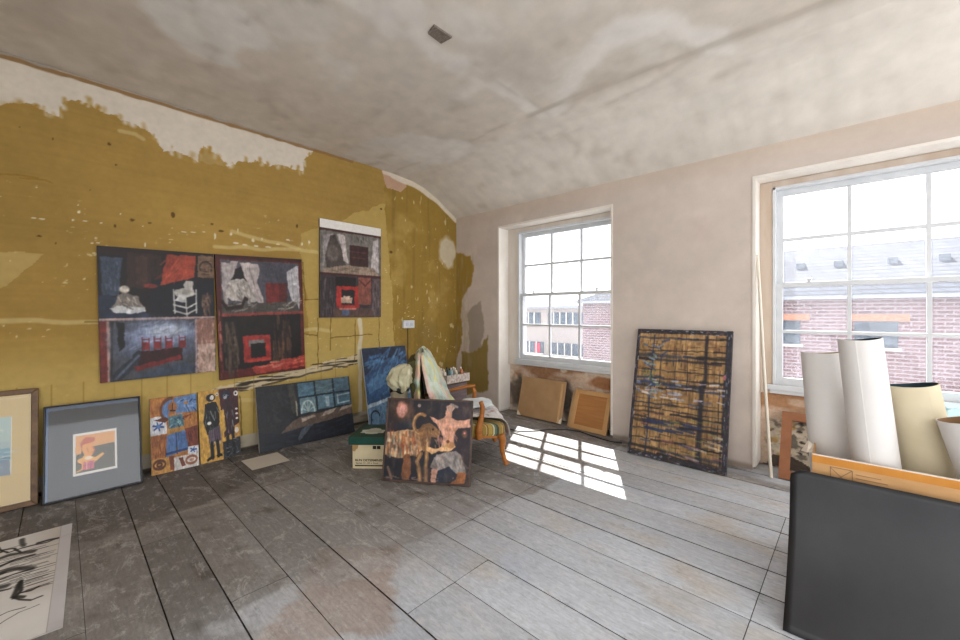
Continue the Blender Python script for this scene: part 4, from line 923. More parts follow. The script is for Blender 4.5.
# two boxes: pale carton with a dark green lid
BX = Matrix(((.743, -.668, 0, -3.05), (.668, .743, 0, 1.672), (0, 0, 1, 0), (0, 0, 0, 1)))
e = empty('carton', BX)
CREAMC = mat('cream_carton', 'c6b794', 'd2c4a2', .8, 9, bmp=.04)
m = MB(); m.box(.0, .27, 0, .34, .001, .2); m.build('carton_body', CREAMC, e, bevel=.003)
def text(body, size, M, m, parent, name='lettering', bold=0., xs=1.):
    c = bpy.data.curves.new(name, 'FONT'); c.body = body; c.size = size; c.extrude = .0004; c.offset = bold
    o = bpy.data.objects.new(name, c); COL.objects.link(o); dg = bpy.context.evaluated_depsgraph_get(); me = bpy.data.meshes.new_from_object(o.evaluated_get(dg))
    bpy.data.objects.remove(o); o = bpy.data.objects.new(name, me); COL.objects.link(o); me.materials.clear(); me.materials.append(m); o.parent = parent
    o.matrix_local = M @ Matrix.Diagonal((xs, 1, 1, 1)); return o
INK = mat('black_printing_ink', '1c1814', '2a241e', .7)
FM = lambda x, z: Matrix.Translation((x, -.0009, z)) @ Matrix.Rotation(PI/2, 4, 'X')
text('RUN DETERMINEN', .025, FM(.022, .064), INK, e, bold=.0006, xs=1.15)
text('Series 31, 22 x Sons', .02, FM(.028, .042), INK, e, xs=1.15)
m = MB(); m.box(.022, .265, -.001, .0, .022, .032); m.build('printed_rule', INK, e)
m = MB(); m.box(.17, .2, -.001, 0, .165, .192); m.box(.205, .235, -.001, 0, .165, .192); m.build('printed_mark', INK, e)
m = MB(); m.add([(.0, -.001, .198), (.05, -.001, .198), (.045, -.001, .17), (.03, -.001, .16), (.022, -.001, .145), (.0, -.001, .15)], [(0, 1, 2, 3, 4, 5)][::1]); m.build('stain', mat('tea_stain', '9a7c4c', 'a88c5c', .9), e)
tag(e, 'cream cardboard carton with black lettering standing on the floor beside goat painting', 'box')
GM = BX @ Matrix.Translation((-.03, -.012, .201))
e = empty('lidded_box', GM)
GRN = mat('dark_green_card', '0d3a30', '14463a', .45, 12, bmp=.05)
m = MB(); m.box(0, .30, 0, .38, 0, .066); m.build('lid', GRN, e, bevel=.004)
lb = MB(); pts = [(.06, .12), (.1, .12), (.11, .10), (.16, .09), (.21, .10), (.22, .12), (.26, .12), (.255, .15), (.265, .2), (.22, .21), (.205, .24), (.16, .26), (.12, .24), (.1, .21), (.055, .2), (.066, .15)]
lb.add([(x, y, .0672) for x, y in pts]+[(x, y, .0660) for x, y in pts], [tuple(range(16))]+[(i, (i+16), (i+1) % 16+16, (i+1) % 16) for i in range(16)])
lab = lb.build('paper_label', mat('cream_label_paper', 'c8ccc0', 'd8dace', .7, 20), e)
m = MB()
for y in (.135, .155, .175, .195): m.box(.09+.01*(y*100 % 3), .235, y, y+.006, .0672, .0677)
m.build('label_print', mat('grey_green_print', '8a9a8c', '9aa89a', .8), lab)
tag(e, 'dark green lidded flat box with ornate cream label on top of the cream carton', 'box')

# goat and figure painting leaning on the chair
p0 = fl(381.3, 481.2); p1 = fl(470, 487.5)
nrm = Vector((p1[1]-p0[1], -(p1[0]-p0[0]), 0)).normalized()
M, h = lean_M(Vector((p0[0], p0[1], 0))-nrm*.022, (p1[0]-p0[0], p1[1]-p0[1], 0), .13, .612, nrm)
W = math.hypot(p1[0]-p0[0], p1[1]-p0[1])
e = empty('framed_painting', M)
frame_bars(W, h, .012, .026).build('frame', mat('thin_brown_frame', '3c2a22', '5c463a', .5, 12), e, bevel=.002)
a = art('1d1b23', 260, .95)
a.put(np.clip((a.noise(.2, .3, 2)-.5)*4, 0, 1), '33242a', .7); a.put(np.clip((a.noise(.3, .2, 2)-.55)*4, 0, 1), '1c2a3c', .6)
a.ell(.17, .13, .13, .15, '4e3528', .6, .9, .2); a.ell(.17, .13, .065, .095, 'bf8272', .35, 1, .15); a.ell(.17, .13, .035, .05, 'd09488', .6)
a.ell(.38, .07, .02, .022, '9a8a80', .3)
a.poly([(.0, .42), (.2, .38), (.4, .36), (.46, .42), (.48, .58), (.4, .68), (.3, .7), (.22, .76), (.1, .72), (.0, .7)], 'b08a62', .02, 1, .06)
a.strokes(120, (.01, .4, .4, .64), .14, .022, ['e0c8a4', 'a0481e', '6c6c5c', 'c87840', 'd8b48c', '8a5030', '54463c'], 1.5, .2, .7)
a.poly([(.0, .74), (.2, .74), (.3, .7), (.42, .72), (.4, 1), (.0, 1)], '1a1a22', .02); a.poly([(.22, .7), (.3, .68), (.34, .9), (.3, 1), (.22, .98)], '7a4a2c', .02); a.line([(.05, .85), (.1, .98)], .03, '8c6a58', .7)
a.poly([(.38, .38), (.44, .3), (.52, .28), (.6, .33), (.66, .41), (.62, .46), (.55, .45), (.52, .6), (.46, .64)], '7c5634', .012); a.strokes(20, (.44, .32, .6, .56), .07, .014, ['a07848', '5c3c24', 'b88a58'], 1.1, .4, .6)
a.arc(.41, .3, .085, .125, 20, 300, .04, '96683a'); a.arc(.41, .3, .09, .13, 100, 260, .014, 'c89c68'); a.ell(.56, .36, .012, .012, '16120e')
for pts in [[(.43, .66), (.39, .76), (.42, .86), (.44, .99)], [(.5, .6), (.5, .8), (.51, .99)]]: a.line(pts, .045, '87603a', 1, .2, .01); a.line(pts, .014, 'a88454', .8)
a.poly([(.51, .2), (.62, .24), (.68, .22), (.7, .18), (.7, .12), (.77, .12), (.77, .2), (.84, .24), (.99, .22), (.99, .32), (.85, .33), (.8, .42), (.82, .56), (.74, .62), (.66, .56), (.68, .44), (.62, .32), (.56, .26)], 'cd9478', .01)
a.poly([(.74, .32), (.84, .33), (.8, .44), (.82, .56), (.75, .58)], 'b57850', .015, .8); a.strokes(30, (.6, .24, .8, .5), .1, .02, ['e0a890', 'c4806c', 'd89c84'], 1.3, .5, .5)
a.poly([(.7, .06), (.78, .03), (.81, .08), (.77, .14), (.71, .12)], 'b8907c', .01); a.line([(.76, .04), (.83, .07)], .03, '8c7c74')
a.poly([(.5, .46), (.52, .58), (.6, .6), (.7, .54), (.8, .5), (.84, .56), (.76, .62), (.66, .62), (.56, .66), (.5, .62), (.48, .5)], 'd4a470', .01); a.ell(.77, .54, .05, .04, 'b07c4c', .3); a.ell(.74, .5, .02, .02, '5c3824', .3)
a.poly([(.58, .7), (.68, .64), (.84, .6), (.9, .66), (.97, .86), (.85, .88), (.78, .8), (.7, .82), (.62, .88), (.55, .82)], '837a76', .012); a.strokes(40, (.6, .66, .92, .84), .1, .022, ['9c948e', '6a6460', 'b0a098'], 1.2, .6, .6)
a.poly([(.57, .84), (.64, .84), (.62, 1), (.56, 1)], 'c08c76', .01); a.poly([(.86, .86), (.97, .86), (.95, .98), (.86, 1), (.78, 1), (.85, .94)], '9a5a2c', .01); a.poly([(.64, .86), (.78, .8), (.85, .88), (.78, .98), (.64, 1)], '1c2434', .015)
a.poly([(.86, .34), (.98, .33), (.98, .8), (.92, .68), (.84, .58)], '241a22', .012); a.ell(.93, .4, .03, .05, '6c4434', .5); a.ell(.93, .39, .01, .012, 'e08c7c', .4)
a.strokes(20, (.0, .95, .6, .995), .06, .012, ['a08070', '6a5448'], 0, .2, .5)
a.put(np.clip((a.noise(.12, .12, 3)-.5)*4, 0, 1), '3c2c26', .35); a.put(np.clip((a.noise(.08, .2, 3)-.55)*4, 0, 1), '8c6c54', .3)
panel('canvas', a, W-.02, h-.02, .012, Matrix.Translation((.01, .01, .008)), '2a2018', PAINT, e, 3, .08, 1.05)
tag(e, 'square brown painting of a horned goat and an outstretched figure leaning before the armchair', 'painting')

# small chest with a tray of paint tubes
CAB = Matrix(((-1, 0, 0, -3.075), (0, 1, 0, 2.74), (0, 0, 1, 0), (0, 0, 0, 1)))
GW = mat('grey_brown_crate_wood', '54453e', '6e5e54', .8, 5, scale=(1, 1, 6), bmp=.2)
e = empty('wooden_crate', CAB)
m = MB(); m.box(.01, .2, .012, .30, .001, .56); m.build('crate_body', GW, e, bevel=.004)
m = MB(); m.box(-.002, .01, .02, .292, .30, .54); m.box(-.002, .01, .02, .292, .02, .28); m.build('crate_panel', mat('purple_grey_boards', '5e5054', '7a6c6c', .75, 5, scale=(1, 1, 6)), e, bevel=.003)
tag(e, 'narrow brown wooden chest standing behind the armchair under the tray of paint tubes', 'chest')
TM = CAB @ Matrix.Translation((-.012, -.004, .561)); e = empty('paint_tray', TM)
SPL = mat('paint_spattered_wood', '8c7e74', 'd0c4ba', .8, 40, bmp=.3)
m = MB(); m.box(0, .012, 0, .33, .0, .085); m.box(.22, .232, 0, .33, 0, .085); m.box(.012, .22, 0, .012, 0, .085); m.box(.012, .22, .318, .33, 0, .085); m.build('tray_side', SPL, e, bevel=.002)
m = MB(); m.box(.012, .22, .012, .318, 0, .01); m.build('tray_bottom', GW, e)
tag(e, 'shallow paint-spattered wooden tray on top of the narrow chest', 'tray')
TC = [('c8b8a8', 'd8ccc0', 'pinkish white'), ('d8d8d4', 'e6e4e0', 'white'), ('4a6a6c', '5c7c7c', 'dark teal'), ('b08a74', 'c49c84', 'flesh coloured'), ('8c9ca0', 'a8b4b4', 'grey-blue'), ('3a4648', '4a5658', 'dark slate'), ('c4b49a', 'd4c6ae', 'buff'), ('b4bcb8', 'c6ccc8', 'pale silver'), ('a8603c', 'b87048', 'rust coloured')]
pos_t = [(.05, .03, .5, 'standing at the near left corner of the spattered tray'), (.10, .045, -.2, 'second from the near corner of the spattered tray'), (.05, .10, .3, 'leaning tallest near the middle of the spattered tray'), (.14, .09, -.6, 'lying across the spattered tray behind the tall one'),
         (.09, .16, .7, 'in the middle of the spattered tray'), (.15, .17, .1, 'at the rear middle of the spattered tray'), (.06, .22, -.5, 'right of the middle of the spattered tray'), (.12, .235, .4, 'rearmost right in the spattered tray'), (.06, .285, -.2, 'by the far right end of the spattered tray')]
for (c1, c2, nm), (x, y, an, where) in zip(TC, pos_t):
    tilt = random.uniform(.5, .95); L = .12
    MM = TM @ Matrix.Translation((x, y, .0135)) @ Matrix.Rotation(an*.5, 4, 'Z') @ Matrix.Rotation(tilt*.45, 4, 'Y')
    e = empty('paint_tube', MM)
    m = MB(); V = []; n = 12
    for i, (hw, hd, z) in enumerate([(.020, .002, 0.), (.019, .007, .02), (.017, .013, .06), (.0155, .0155, .09), (.0155, .0155, .102), (.006, .006, .108), (.006, .006, .114)]):
        V += [(hd*math.cos(2*PI*k/n), hw*math.sin(2*PI*k/n), z+.002) for k in range(n)]
    m.add(V, [(i*n+k, i*n+(k+1) % n, (i+1)*n+(k+1) % n, (i+1)*n+k) for i in range(6) for k in range(n)], True); m.add(V[:n], [tuple(range(n))[::-1]])
    m.build('tube_body', mat('tube_'+nm.replace(' ', '_'), c1, c2, .35, 50, metal=.2), e)
    m = MB(); m.tube([(0, 0, .1165), (0, 0, .135)], .009, 10); m.build('cap', mat('pale_cap' if c1 > '8' else 'dark_cap', 'dcd8d0' if c1 > '8' else '20282a', None, .4), e)
    tag(e, nm+' paint tube '+where, 'paint tube', 'paint tubes in the spattered tray')

# ================================================================ THINGS ALONG THE WINDOW WALL
# boards under the first window
HB = mat('brown_hardboard', 'a37f58', 'b28f68', .7, 5, bmp=.08); HBD = mat('dark_board_edge', '6e4a2e', '85603c', .7, 9)
EX = (1, 0, 0); YN = (0, -1, 0)
def px_lean(bl, br, tl, wall_y, T, zt):
    P0 = fl(*bl); P1 = fl(*br); y = (P0[1]+P1[1])/2
    return P0, P1
p0 = Vector((-3.135, 3.992, 0)); p1 = Vector((-2.47, 3.962, 0)); d = p1-p0
M, h = lean_M(p0, d, .125, .475, Vector((d.y, -d.x, 0)).normalized())
M = M @ Matrix.Rotation(math.radians(.8), 4, 'Z')
e = empty('stretched_canvas', M)
m = MB(); m.box(0, d.length, .006, h, .0, .014); m.build('board', HB, e, bevel=.01)
m = MB(); m.box(d.length-.06, d.length-.035, .01, h-.03, .014, .018); m.build('edge_strip', mat('pale_edge_strip', 'c09a6c', 'cca87c', .7), e)
for cx_, cy_, sx_, sy_ in ((0, .006, 1, 1), (d.length, .006, -1, 1)):
    m = MB(); m.add([(cx_, cy_, .0148), (cx_+.07*sx_, cy_, .0148), (cx_, cy_+.07*sy_, .0148)], [(0, 1, 2)])
    m.build('corner_tape', mat('cream_tape', 'd8ccb8', 'e2d8c6', .8), e, solid=.001)
tag(e, 'wider brown canvas back with taped corners leaning left under the small window', 'canvas')
p0 = Vector((-2.36, 3.962, 0)); p1 = Vector((-1.915, 3.95, 0)); d = p1-p0
M, h = lean_M(p0, d, .15, .415, Vector((d.y, -d.x, 0)).normalized())
e = empty('framed_board', M)
frame_bars(d.length, h, .05, .022).build('frame', mat('pale_pine_frame', 'b68a58', 'c69c6a', .6, 5, scale=(1, 1, 1)), e, bevel=.003)
m = MB(); m.box(.048, d.length-.048, .048, h-.048, .004, .014); m.build('panel', mat('orange_brown_ply', 'a06c3c', 'b27c48', .6, 4, scale=(.6, 8, 1)), e)
tag(e, 'smaller pine-framed brown board leaning right under the small window', 'board')
M2 = Matrix.Translation((-.055, .034, 0)) @ M
o = MB(); o.box(0, d.length-.02, 0, h-.045, -.004, .006); o = o.build('plywood_sheet', mat('light_ply', 'b08e66', 'c09e76', .7, 6), None, M=M2)
tag(o, 'thin paler plywood sheet tucked behind the pine-framed board', 'board')

# big paint-striped board
p0 = Vector((-1.545, 3.632, 0)); p1 = Vector((-.755, 3.655, 0)); d = p1-p0
M, h = lean_M(p0, d, .272, 1.135, Vector((d.y, -d.x, 0)).normalized())
a = art('a87c42', 300, 1.45)
a.C = a.C*(1+(a.noise(.02, .3, 2)[..., None]-.5)*.35); a.put(np.clip((a.noise(.3, .2, 2)-.5)*4, 0, 1), 'c0935a', .6)
a.put(np.clip((a.noise(.015, .25, 2)-.6)*7, 0, 1), '6c4a2a', .7)
a.put(np.clip((a.noise(.1, .03, 2)-.6)*7, 0, 1), '8c5c34', .6)
cols = ['1c1c28', '14141c', '2a2430', '23304c']
for y, w in [(.07, .02), (.17, .012), (.215, .028), (.245, .02), (.33, .012), (.39, .022), (.43, .03), (.46, .018), (.56, .008), (.585, .014), (.625, .01), (.66, .016), (.7, .018), (.735, .022), (.79, .012), (.86, .012), (.93, .02), (.955, .015)]:
    x = 0
    while x < 1:
        L = random.uniform(.15, .5); a.line([(x, y+random.uniform(-.008, .008)), (min(1, x+L), y+random.uniform(-.008, .008))], w*random.uniform(.5, 1.1), random.choice(cols), random.uniform(.6, .95), .5, .01); x += L*random.uniform(.7, 1.2)
for x, w, y0, y1 in [(.2, .016, .05, .97), (.74, .05, .4, .98), (.76, .03, .05, .42), (.95, .02, .05, .95), (.3, .008, .2, .45), (.46, .007, .15, .42), (.58, .007, .2, .5), (.9, .008, .3, .8)]:
    a.line([(x, y0), (x+random.uniform(-.01, .01), y1)], w, random.choice(cols), .85, .5, .012)
a.strokes(90, (.05, .05, .9, .95), .12, .007, ['1c1c28', '3c2c28', '4a3a30'], 0, .06, .6)
a.strokes(150, (.05, .08, .95, .95), .035, .006, ['1c1c28', '2a2430', '54341c'], PI/2, .1, .8)
a.strokes(40, (.03, .1, .3, .5), .08, .014, ['3c5c94', '50784c', '7c94ac', '2c3c6c'], 0, 1., .7)
a.strokes(40, (.1, .4, .95, .56), .1, .012, ['c8c4c8', '8c9cbc', '4c5c8c', 'b4a4b4'], 0, .15, .7)
a.strokes(40, (.1, .66, .95, .95), .16, .012, ['6c7c3c', '8c8c4c', 'b4b09c', '2c3c74', '8c4c5c'], .05, .1, .6)
a.strokes(12, (.1, .7, .6, .78), .25, .016, ['24305c'], .05, .05, .8); a.ell(.95, .34, .02, .02, 'c05a64', .3)
for x0, y0, x1, y1 in [(0, 0, 1, .035), (0, .965, 1, 1), (0, 0, .035, 1), (.955, 0, 1, 1)]:
    a.rect(x0, y0, x1, y1, '2b2a35', .004, .95); a.strokes(45, (x0, y0, x1, y1), .03, .008, ['8c94a8', '5c6c8c', '7c4c5c', 'b8bcc4', '14141c', '5c4438'], PI/2 if y1-y0 > .5 else 0, .3, .7)
o = panel('painting_board', a, d.length, h, .03, M, '3a3c48', attr_mat('thick_dripped_paint', .55, .12, 40., bmp=.6, bs=60., spec=.4, dist=.006), None, 2, .22, 1.)
tag(o, 'tall board crusted with ochre and dark blue grid strokes leaning on the pier between windows', 'painting')

# pale pole leaning in the corner of the second recess
m = MB(); m.tube([(-.492, 3.835, .004), (-.55, 3.9, .9), (-.600, 3.965, 1.775)], [.012, .0115, .011], 12)
tag(m.build('pole', mat('cream_plastic_pole', 'd6cdbc', 'dfd7c8', .5)), 'thin cream pole leaning in the left corner of the large window recess', 'pole')
# brown empty frame
M, h = lean_M((-.452, 3.885, 0), (1, .02, 0), .255, .475, YN)
o = frame_bars(.62, h, .068, .016).build('picture_frame', mat('red_brown_fibreboard', '8c5c40', 'a06c4c', .8, 8, bmp=.1), None, M=M)
tag(o, 'empty red-brown board frame leaning under the large window behind the carton', 'frame')
# black cable along the floor
pts = [fl(*q, .008) for q in [(497, 424), (508, 428.5), (518, 431.2), (530, 431.3), (548, 429.6), (566, 429.4), (580, 431.5), (592, 435.8), (603, 439.2), (611, 441.5), (622, 443)]]
m = MB(); m.tube([Vector(p_) for p_ in pts], .006, 8); tag(m.build('cable', mat('black_rubber_cable', '16161a', '22222a', .5)), 'black cable trailing on the boards below the small window', 'cable')

# ================================================================ CARTON OF ROLLS AND THE BLACK SHEET
CB = mat('brown_corrugated_card', 'b88c5c', 'c89c6a', .8, 6, scale=(1, 1, 3), bmp=.06); CBO = mat('orange_card_band', 'b8772c', 'c88838', .75, 8, bmp=.04)
BM = Matrix.Translation((-.152, 2.376, 0)) @ Matrix.Rotation(math.radians(1.5), 4, 'Z')
e = empty('cardboard_box', BM)
BW, BD, BH, t = .98, .44, .65, .006
m = MB(); m.box(0, BW, 0, t, .001, BH); m.box(0, BW, BD-t, BD, .001, BH); m.box(0, t, t, BD-t, .001, BH); m.box(BW-t, BW, t, BD-t, .001, BH); m.box(t, BW-t, t, BD-t, .001, .008)
m.build('box_body', CB, e, bevel=.002)
m = MB(); m.box(-.001, BW+.001, -.0012, 0, BH-.034, BH-.001); m.build('orange_band', CBO, e)
m = MB(); m.box(0, BW, -.0018, .0075, BH-.001, BH+.003); m.build('torn_edge', mat('white_torn_card', 'd8ccbc', 'e4dacc', .9, 30), e)
m = MB(); x0, z0, s = .062, .535, .072
for b_ in ((x0, x0+s, z0, z0+.0025), (x0, x0+s, z0+s, z0+s+.0025), (x0, x0+.0025, z0, z0+s), (x0+s, x0+s+.0025, z0, z0+s)): m.box(b_[0], b_[1], -.0015, 0, b_[2], b_[3])
for sg in (0, 1):
    Mx = Matrix.Translation((x0+s/2, -.0008, z0+s/2)) @ Matrix.Rotation(PI/4+sg*PI/2, 4, 'Y'); m.box(-s*.7, s*.7, -.0007, .0007, -.0012, .0012, Mx)
for k in range(4): m.box(x0+s+.012, x0+s+.11-.02*(k % 2), -.0015, 0, z0+.01+k*.016, z0+.0125+k*.016)
m.build('printed_symbol', mat('grey_carton_ink', '7a6248', '8a7056', .8), e)
m = MB(); m.add([(0, .05, BH), (0, .18, BH), (-.02, .16, BH+.02), (-.045, .1, BH-.02), (-.02, .05, BH-.01)], [(0, 1, 2, 3, 4)]); m.build('torn_flap', mat('white_torn_card', 'd8ccbc'), e, solid=.002)
tag(e, 'long brown cardboard carton with orange top band holding the rolls by the large window', 'box')
ROLLW = mat('off_white_roll', 'd0ccc8', 'dad6d2', .8, 3, bmp=.05); ROLLC = mat('cream_canvas_roll', 'c2b596', 'd0c4a8', .8, 4, bmp=.06); INS = mat('dark_blue_roll_inside', '1c2e3a', '26404c', .6)  # INS colours the inner faces of the open rolls dark blue
def roll(bot, top, r0, r1, m, seam_ang, name='canvas_roll', inner=None, flat=1., step=.045):
    """open rolled sheet: spiral wall with an overlapping free edge"""
    b = Vector(bot); tp = Vector(top); L = (tp-b).length; z = (tp-b).normalized(); x = Vector((1, 0, 0)); x = (x-z*x.dot(z)).normalized(); y = z.cross(x)
    M = Matrix(((x.x, y.x, z.x, b.x), (x.y, y.y, z.y, b.y), (x.z, y.z, z.z, b.z), (0, 0, 0, 1)))
    e = empty(name, M); n = 64; turns = 1.12; V = []; V2 = []
    prof = [0, .25, .5, .75, .96, 1.]
    for zi in prof:
        r = r0+(r1-r0)*zi
        for k in range(n+1):
            an = seam_ang+turns*2*PI*k/n; rr = r*(1-step+step*k/n)*(1+.012*math.sin(3*an+zi*2))
            wob = .004*math.sin(an*2+1) if zi == 1. else 0
            V.append((rr*math.cos(an), rr*math.sin(an)*flat, zi*L+wob))
            V2.append(((rr-.0035)*math.cos(an), (rr-.0035)*math.sin(an)*flat, zi*L+wob-.0005))
    w = n+1; N = len(V)
    mo = MB(); mo.add(V, [(i*w+k, i*w+k+1, (i+1)*w+k+1, (i+1)*w+k) for i in range(len(prof)-1) for k in range(n)], True)
    j = len(prof)-1
    mo.add([V[j*w+k] for k in range(w)]+[V2[j*w+k] for k in range(w)], [(k, k+1, w+k+1, w+k) for k in range(n)])
    mo.add([V[i*w+n] for i in range(len(prof))]+[V2[i*w+n] for i in range(len(prof))], [(i, len(prof)+i, len(prof)+i+1, i+1) for i in range(len(prof)-1)])
    mo.build('outer_face', m, e)
    mi = MB(); mi.add(V2, [(i*w+k, (i+1)*w+k, (i+1)*w+k+1, i*w+k+1) for i in range(len(prof)-1) for k in range(n)], True); mi.build('inner_face', inner or INS, e)
    return e
zb = .02
def roll_px(top, mid, yt, ym, wt, wm, *a, **k):
    """roll through two measured points of its axis, continued down to the carton's floor"""
    A, B = ww(*top, yt), ww(*mid, ym); t = (B[2]-.02)/(A[2]-B[2]); C_ = B+(B-A)*t
    dep = lambda P: float(np.dot(P-CAM, AX))
    return roll(tuple(C_), tuple(A), wm*dep(B)/F/2, wt*dep(A)/F/2, *a, **k), A
e, A = roll_px((821, 352.5), (829, 440), 2.68, 2.66, 33, 35, ROLLW, -.2, inner=ROLLC); tag(e, 'off-white roll standing leftmost in the carton, with folded top', 'roll')
Lr = (Vector(e.matrix_world.translation)-Vector(A)).length
m = MB(); m.lathe([(0, 0), (.03, .001), (.082, 0)], 32, Matrix.Translation((0, 0, Lr-.014))); m.build('end_cap', ROLLW, e, solid=.003)
e, A = roll_px((859.5, 339), (872.5, 440), 2.50, 2.50, 34, 39, ROLLW, -2.5, inner=INS); tag(e, 'tallest and widest off-white roll, second from the left in the carton', 'roll')
e, A = roll_px((910, 384.5), (922, 440), 2.66, 2.655, 42, 46, ROLLC, -1.8, inner=INS, step=.09); tag(e, 'shorter yellowed cream roll with dark blue inside, right of the tallest roll', 'roll')
e, A = roll_px((969, 419), (1000, 500), 2.52, 2.52, 46, 46, ROLLW, -2.2, inner=mat('brown_lining', '8a6848', '9a7858', .8)); tag(e, 'off-white roll with brown lining cut by the right edge of the photo', 'roll')
# pale blue sheet of plastic behind
m = MB(); V = []; nn = 14
for i in range(nn):
    for k in range(nn):
        x = .30+.35*i/(nn-1); z = .42+.22*k/(nn-1); V.append((x, 3.92+.02*math.sin(7*x*3)+.10*(k/(nn-1)), z+.01*math.sin(12*x)))
# stands on the floor of the recess as a tall bag
m = MB(); prof = []
for zi, rr in [(0, .15), (.12, .165), (.3, .16), (.5, .14), (.62, .10), (.68, .07)]:
    prof.append((rr, zi+.001))
m.lathe([(0, .001)]+prof, 40)
o = m.build('plastic_sack', mat('pale_blue_plastic', 'a8d4dc', 'd4e8ea', .3, 14, bmp=.5), None, loc=(.42, 3.93, 0))
for v in o.data.vertices:
    k = math.atan2(v.co.y, v.co.x); f = 1+.10*math.sin(5*k+v.co.z*6)+.06*math.sin(11*k-v.co.z*9); v.co.x *= f*1.2; v.co.y *= f*.7
    if v.co.z > .6: v.co.z += .015*math.sin(4*k)
tag(o, 'pale blue crumpled plastic sack standing under the large window at the right edge', 'sack')

# black curved sheet leaning on the carton
bs = []
for i in range(25):
    tt = i/24; z = .0+.575*tt; y = 2.03+.305*tt+.075*math.sin(PI*tt)
    bs.append((y, z))
m = MB(); nx = 40; W_ = 1.15; V = []; R_ = .035; Ls = np.r_[0, np.cumsum(np.hypot(*np.diff(np.array(bs), axis=0).T))]
for i, (y, z) in enumerate(bs):
    dtop = Ls[-1]-Ls[i]; ins = R_-math.sqrt(max(0, R_**2-(R_-dtop)**2)) if dtop < R_ else 0
    for k in range(nx+1):
        x = ins+(W_-2*ins)*k/nx; V.append((x, y-2.03, z))
m.add(V, [(i*(nx+1)+k, i*(nx+1)+k+1, (i+1)*(nx+1)+k+1, (i+1)*(nx+1)+k) for i in range(24) for k in range(nx)], True)
def black_mat():
    m_, nt, b = new_mat('black_moulded_plastic')
    n = noise(nt, (1.2, 1, .8), 3, 6, .6); r = ramp(nt, n.outputs[0], .35, lin('17171a'), .7, lin('2a2a2c')); nt.links.new(r.outputs[0], b.inputs['Base Color'])
    b.inputs['Roughness'].default_value = .5; n2 = noise(nt, (1, 1, 1), 160, 3); bump(nt, b, n2.outputs[0], .15, .001); return m_
o = m.build('moulded_sheet', black_mat(), None, M=Matrix.Translation((-.222, 2.030, .003)) @ Matrix.Rotation(math.radians(1.), 4, 'Z'), solid=.006)
tag(o, 'large black curved plastic sheet with rounded corner leaning against the brown carton', 'plastic sheet')

# ================================================================ OUTSIDE THE WINDOWS
def brick_mat(name, c1, c2, mortar, s):
    m, nt, b = new_mat(name); tc = nt.nodes.new('ShaderNodeTexCoord'); sp = nt.nodes.new('ShaderNodeSeparateXYZ'); nt.links.new(tc.outputs['Object'], sp.inputs[0])
    ad = nnode(nt, 'ShaderNodeMath', operation='ADD'); nt.links.new(sp.outputs[0], ad.inputs[0]); nt.links.new(sp.outputs[1], ad.inputs[1])
    cb = nt.nodes.new('ShaderNodeCombineXYZ'); nt.links.new(ad.outputs[0], cb.inputs[0]); nt.links.new(sp.outputs[2], cb.inputs[1])
    k = nt.nodes.new('ShaderNodeTexBrick'); nt.links.new(cb.outputs[0], k.inputs['Vector']); k.inputs['Scale'].default_value = s
    k.inputs['Color1'].default_value = lin(c1); k.inputs['Color2'].default_value = lin(c2); k.inputs['Mortar'].default_value = lin(mortar); k.inputs['Mortar Size'].default_value = .03
    k.inputs['Brick Width'].default_value = .5; k.inputs['Row Height'].default_value = .17
    nt.links.new(k.outputs[0], b.inputs['Base Color']); b.inputs['Roughness'].default_value = .9; return m
BR = brick_mat('red_brown_brick', '665052', '7a6264', '92868a', 2.2); SL = brick_mat('slate_roof', '343a46', '444b58', '20252e', 1.7)
WIN = mat('dark_window_panes', '3a4450', '566470', .2, 2); ORB = mat('orange_brick_lintel', 'a4705a', 'b08068', .9, 20); STN = mat('pale_stone', 'c8c4bc', 'd4d0c8', .9, 4)
e = empty('brick_building', loc=(0, 12, -7)); tag(e, 'long brick building with slate roof across the street, filling the large window view', 'building')
m = MB(); m.box(-6.65, 9, 0, 6, 0, 8.66); m.build('wall', BR, e)
m = MB(); m.add([(-6.85, -.2, 8.68), (9.2, -.2, 8.68), (9.2, 6.2, 8.68), (-6.85, 6.2, 8.68), (-3.9, 3, 10.15), (9.2, 3, 10.15)], [(0, 1, 5, 4), (2, 3, 4, 5), (3, 0, 4), (0, 3, 2, 1), (1, 2, 5)]); m.build('roof', SL, e)
m = MB(); m.box(-6.85, 9.2, -.28, -.1, 8.60, 8.68); m.build('gutter', mat('grey_gutter', '8c9098', '989ca4', .8), e)
for x in (-1.31, .28, 2.0, 3.7):
    m = MB(); m.box(x-.33, x+.33, -.02, .1, 7.55, 8.10); f = m.build('window', WIN, e)
    m = MB(); m.box(x-.36, x+.38, -.05, .0, 7.49, 7.55); m.build('window_sill', STN, f)
    m = MB(); m.box(x-.42, x+.5, -.03, .02, 8.12, 8.26); m.build('lintel', ORB, f)
for x in (-2.6, -1.1, -.35, .6, 1.4, 2.2):
    m = MB(); zz = 9.5; yy = -.2+(zz-8.68)/1.47*3.2; m.box(x-.09, x+.09, yy-.1, yy+.25, zz-.06, zz+.1); m.build('roof_vent', mat('lead_vent', '5c646e', '6c747e', .7), e)
m = MB(); m.tube([(-5.4+.9, -.06, 4), (-5.4+.9, -.06, 8.6)], .07, 8); m.build('drain_pipe', mat('grey_pipe', '6a6e74'), e)
e = empty('office_block', loc=(-22, 26, -7)); tag(e, 'pale flat-roofed modern block seen far off through the small window', 'building')
m = MB(); m.box(0, 8.2, 0, 9, 0, 8.6); m.build('wall', mat('pale_brick_render', '948c88', 'a49c98', .9, 8), e)
m = MB(); m.box(-.2, 8.4, -.3, 9, 8.6, 8.8); m.build('roof', mat('grey_flat_roof', '888c92'), e)
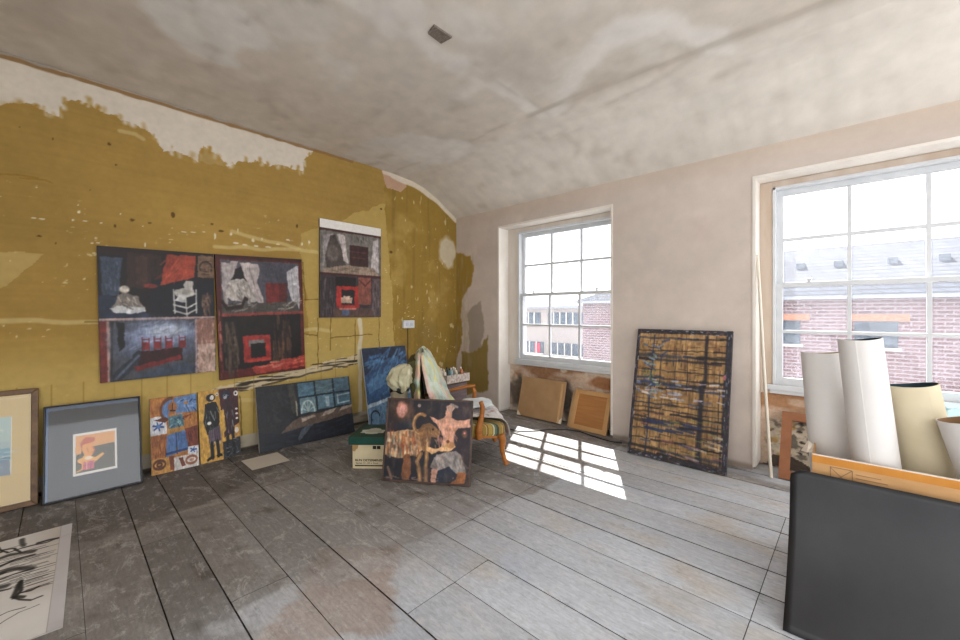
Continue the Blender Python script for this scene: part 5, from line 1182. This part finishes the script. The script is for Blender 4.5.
for (z0, z1, xs_) in ((7.35, 8.3, ((2.2, 3.9), (4.6, 7.9))), (5.1, 6.0, ((2.2, 4.2), (4.9, 7.9)))):
    for x0, x1 in xs_:
        m = MB(); m.box(x0, x1, -.05, .1, z0, z1); f = m.build('window', WIN, e)
        m = MB(); k_ = int((x1-x0)/.55)
        for q in range(1, k_): m.box(x0+(x1-x0)*q/k_-.04, x0+(x1-x0)*q/k_+.04, -.09, -.05, z0, z1)
        m.box(x0, x1, -.10, -.05, z0-.1, z0); m.build('mullion', STN, f)
m = MB(); m.box(3.4, 3.9, -.08, -.0, 5.15, 5.9); m.build('red_blind', mat('red_blind_cloth', 'b83048', 'c84058', .8), e)
m = MB(); m.box(6.2, 7.0, 2, 3, 8.8, 9.3); m.build('roof_plant', STN, e)
e = empty('white_building', loc=(-15.5, 20, -7)); tag(e, 'low white-roofed building in front of the far office block', 'building')
m = MB(); m.box(-4, 4.2, 0, 4, 0, 4.3); m.build('wall', STN, e)
m = MB(); m.add([(-4.2, -.2, 4.3), (4.4, -.2, 4.3), (4.4, 4.2, 5.0), (-4.2, 4.2, 5.0)], [(0, 1, 2, 3)]); m.build('roof', mat('white_sheet_roof', 'd8dce0', 'e4e8ea', .6), e, solid=.1)
m = MB(); m.box(-60, 60, 4.5, 90, -7.3, -7.0); struct(m.build('ground', mat('grey_asphalt', '8c8c8c', '9a9a98', .95, 2)))
# ================================================================ LIGHT AND CAMERA
w = bpy.data.worlds.new('sky'); bpy.context.scene.world = w; w.use_nodes = True
bg = w.node_tree.nodes['Background']; bg.inputs[0].default_value = (.955, .965, .985, 1); bg.inputs[1].default_value = 2.45
s = bpy.data.lights.new('sun', 'SUN'); s.energy = 17; s.angle = math.radians(.6); s.color = (1, .95, .88)
so = bpy.data.objects.new('sun', s); COL.objects.link(so)
so.rotation_euler = Vector((.389, -.69, -1)).to_track_quat('-Z', 'Y').to_euler()
c = bpy.data.cameras.new('camera'); c.sensor_width = 36; c.lens = F/960*36; c.shift_y = -(320-HY)/960; c.clip_start = .05; c.clip_end = 300
co = bpy.data.objects.new('camera', c); COL.objects.link(co); co.location = (0, 0, EYE); co.rotation_euler = (PI/2, 0, YAW)
sc = bpy.context.scene; sc.camera = co
sc.view_settings.view_transform = 'Standard'; sc.view_settings.look = 'None'; sc.view_settings.gamma = 1; sc.view_settings.exposure = .42
sc.view_settings.use_curve_mapping = False
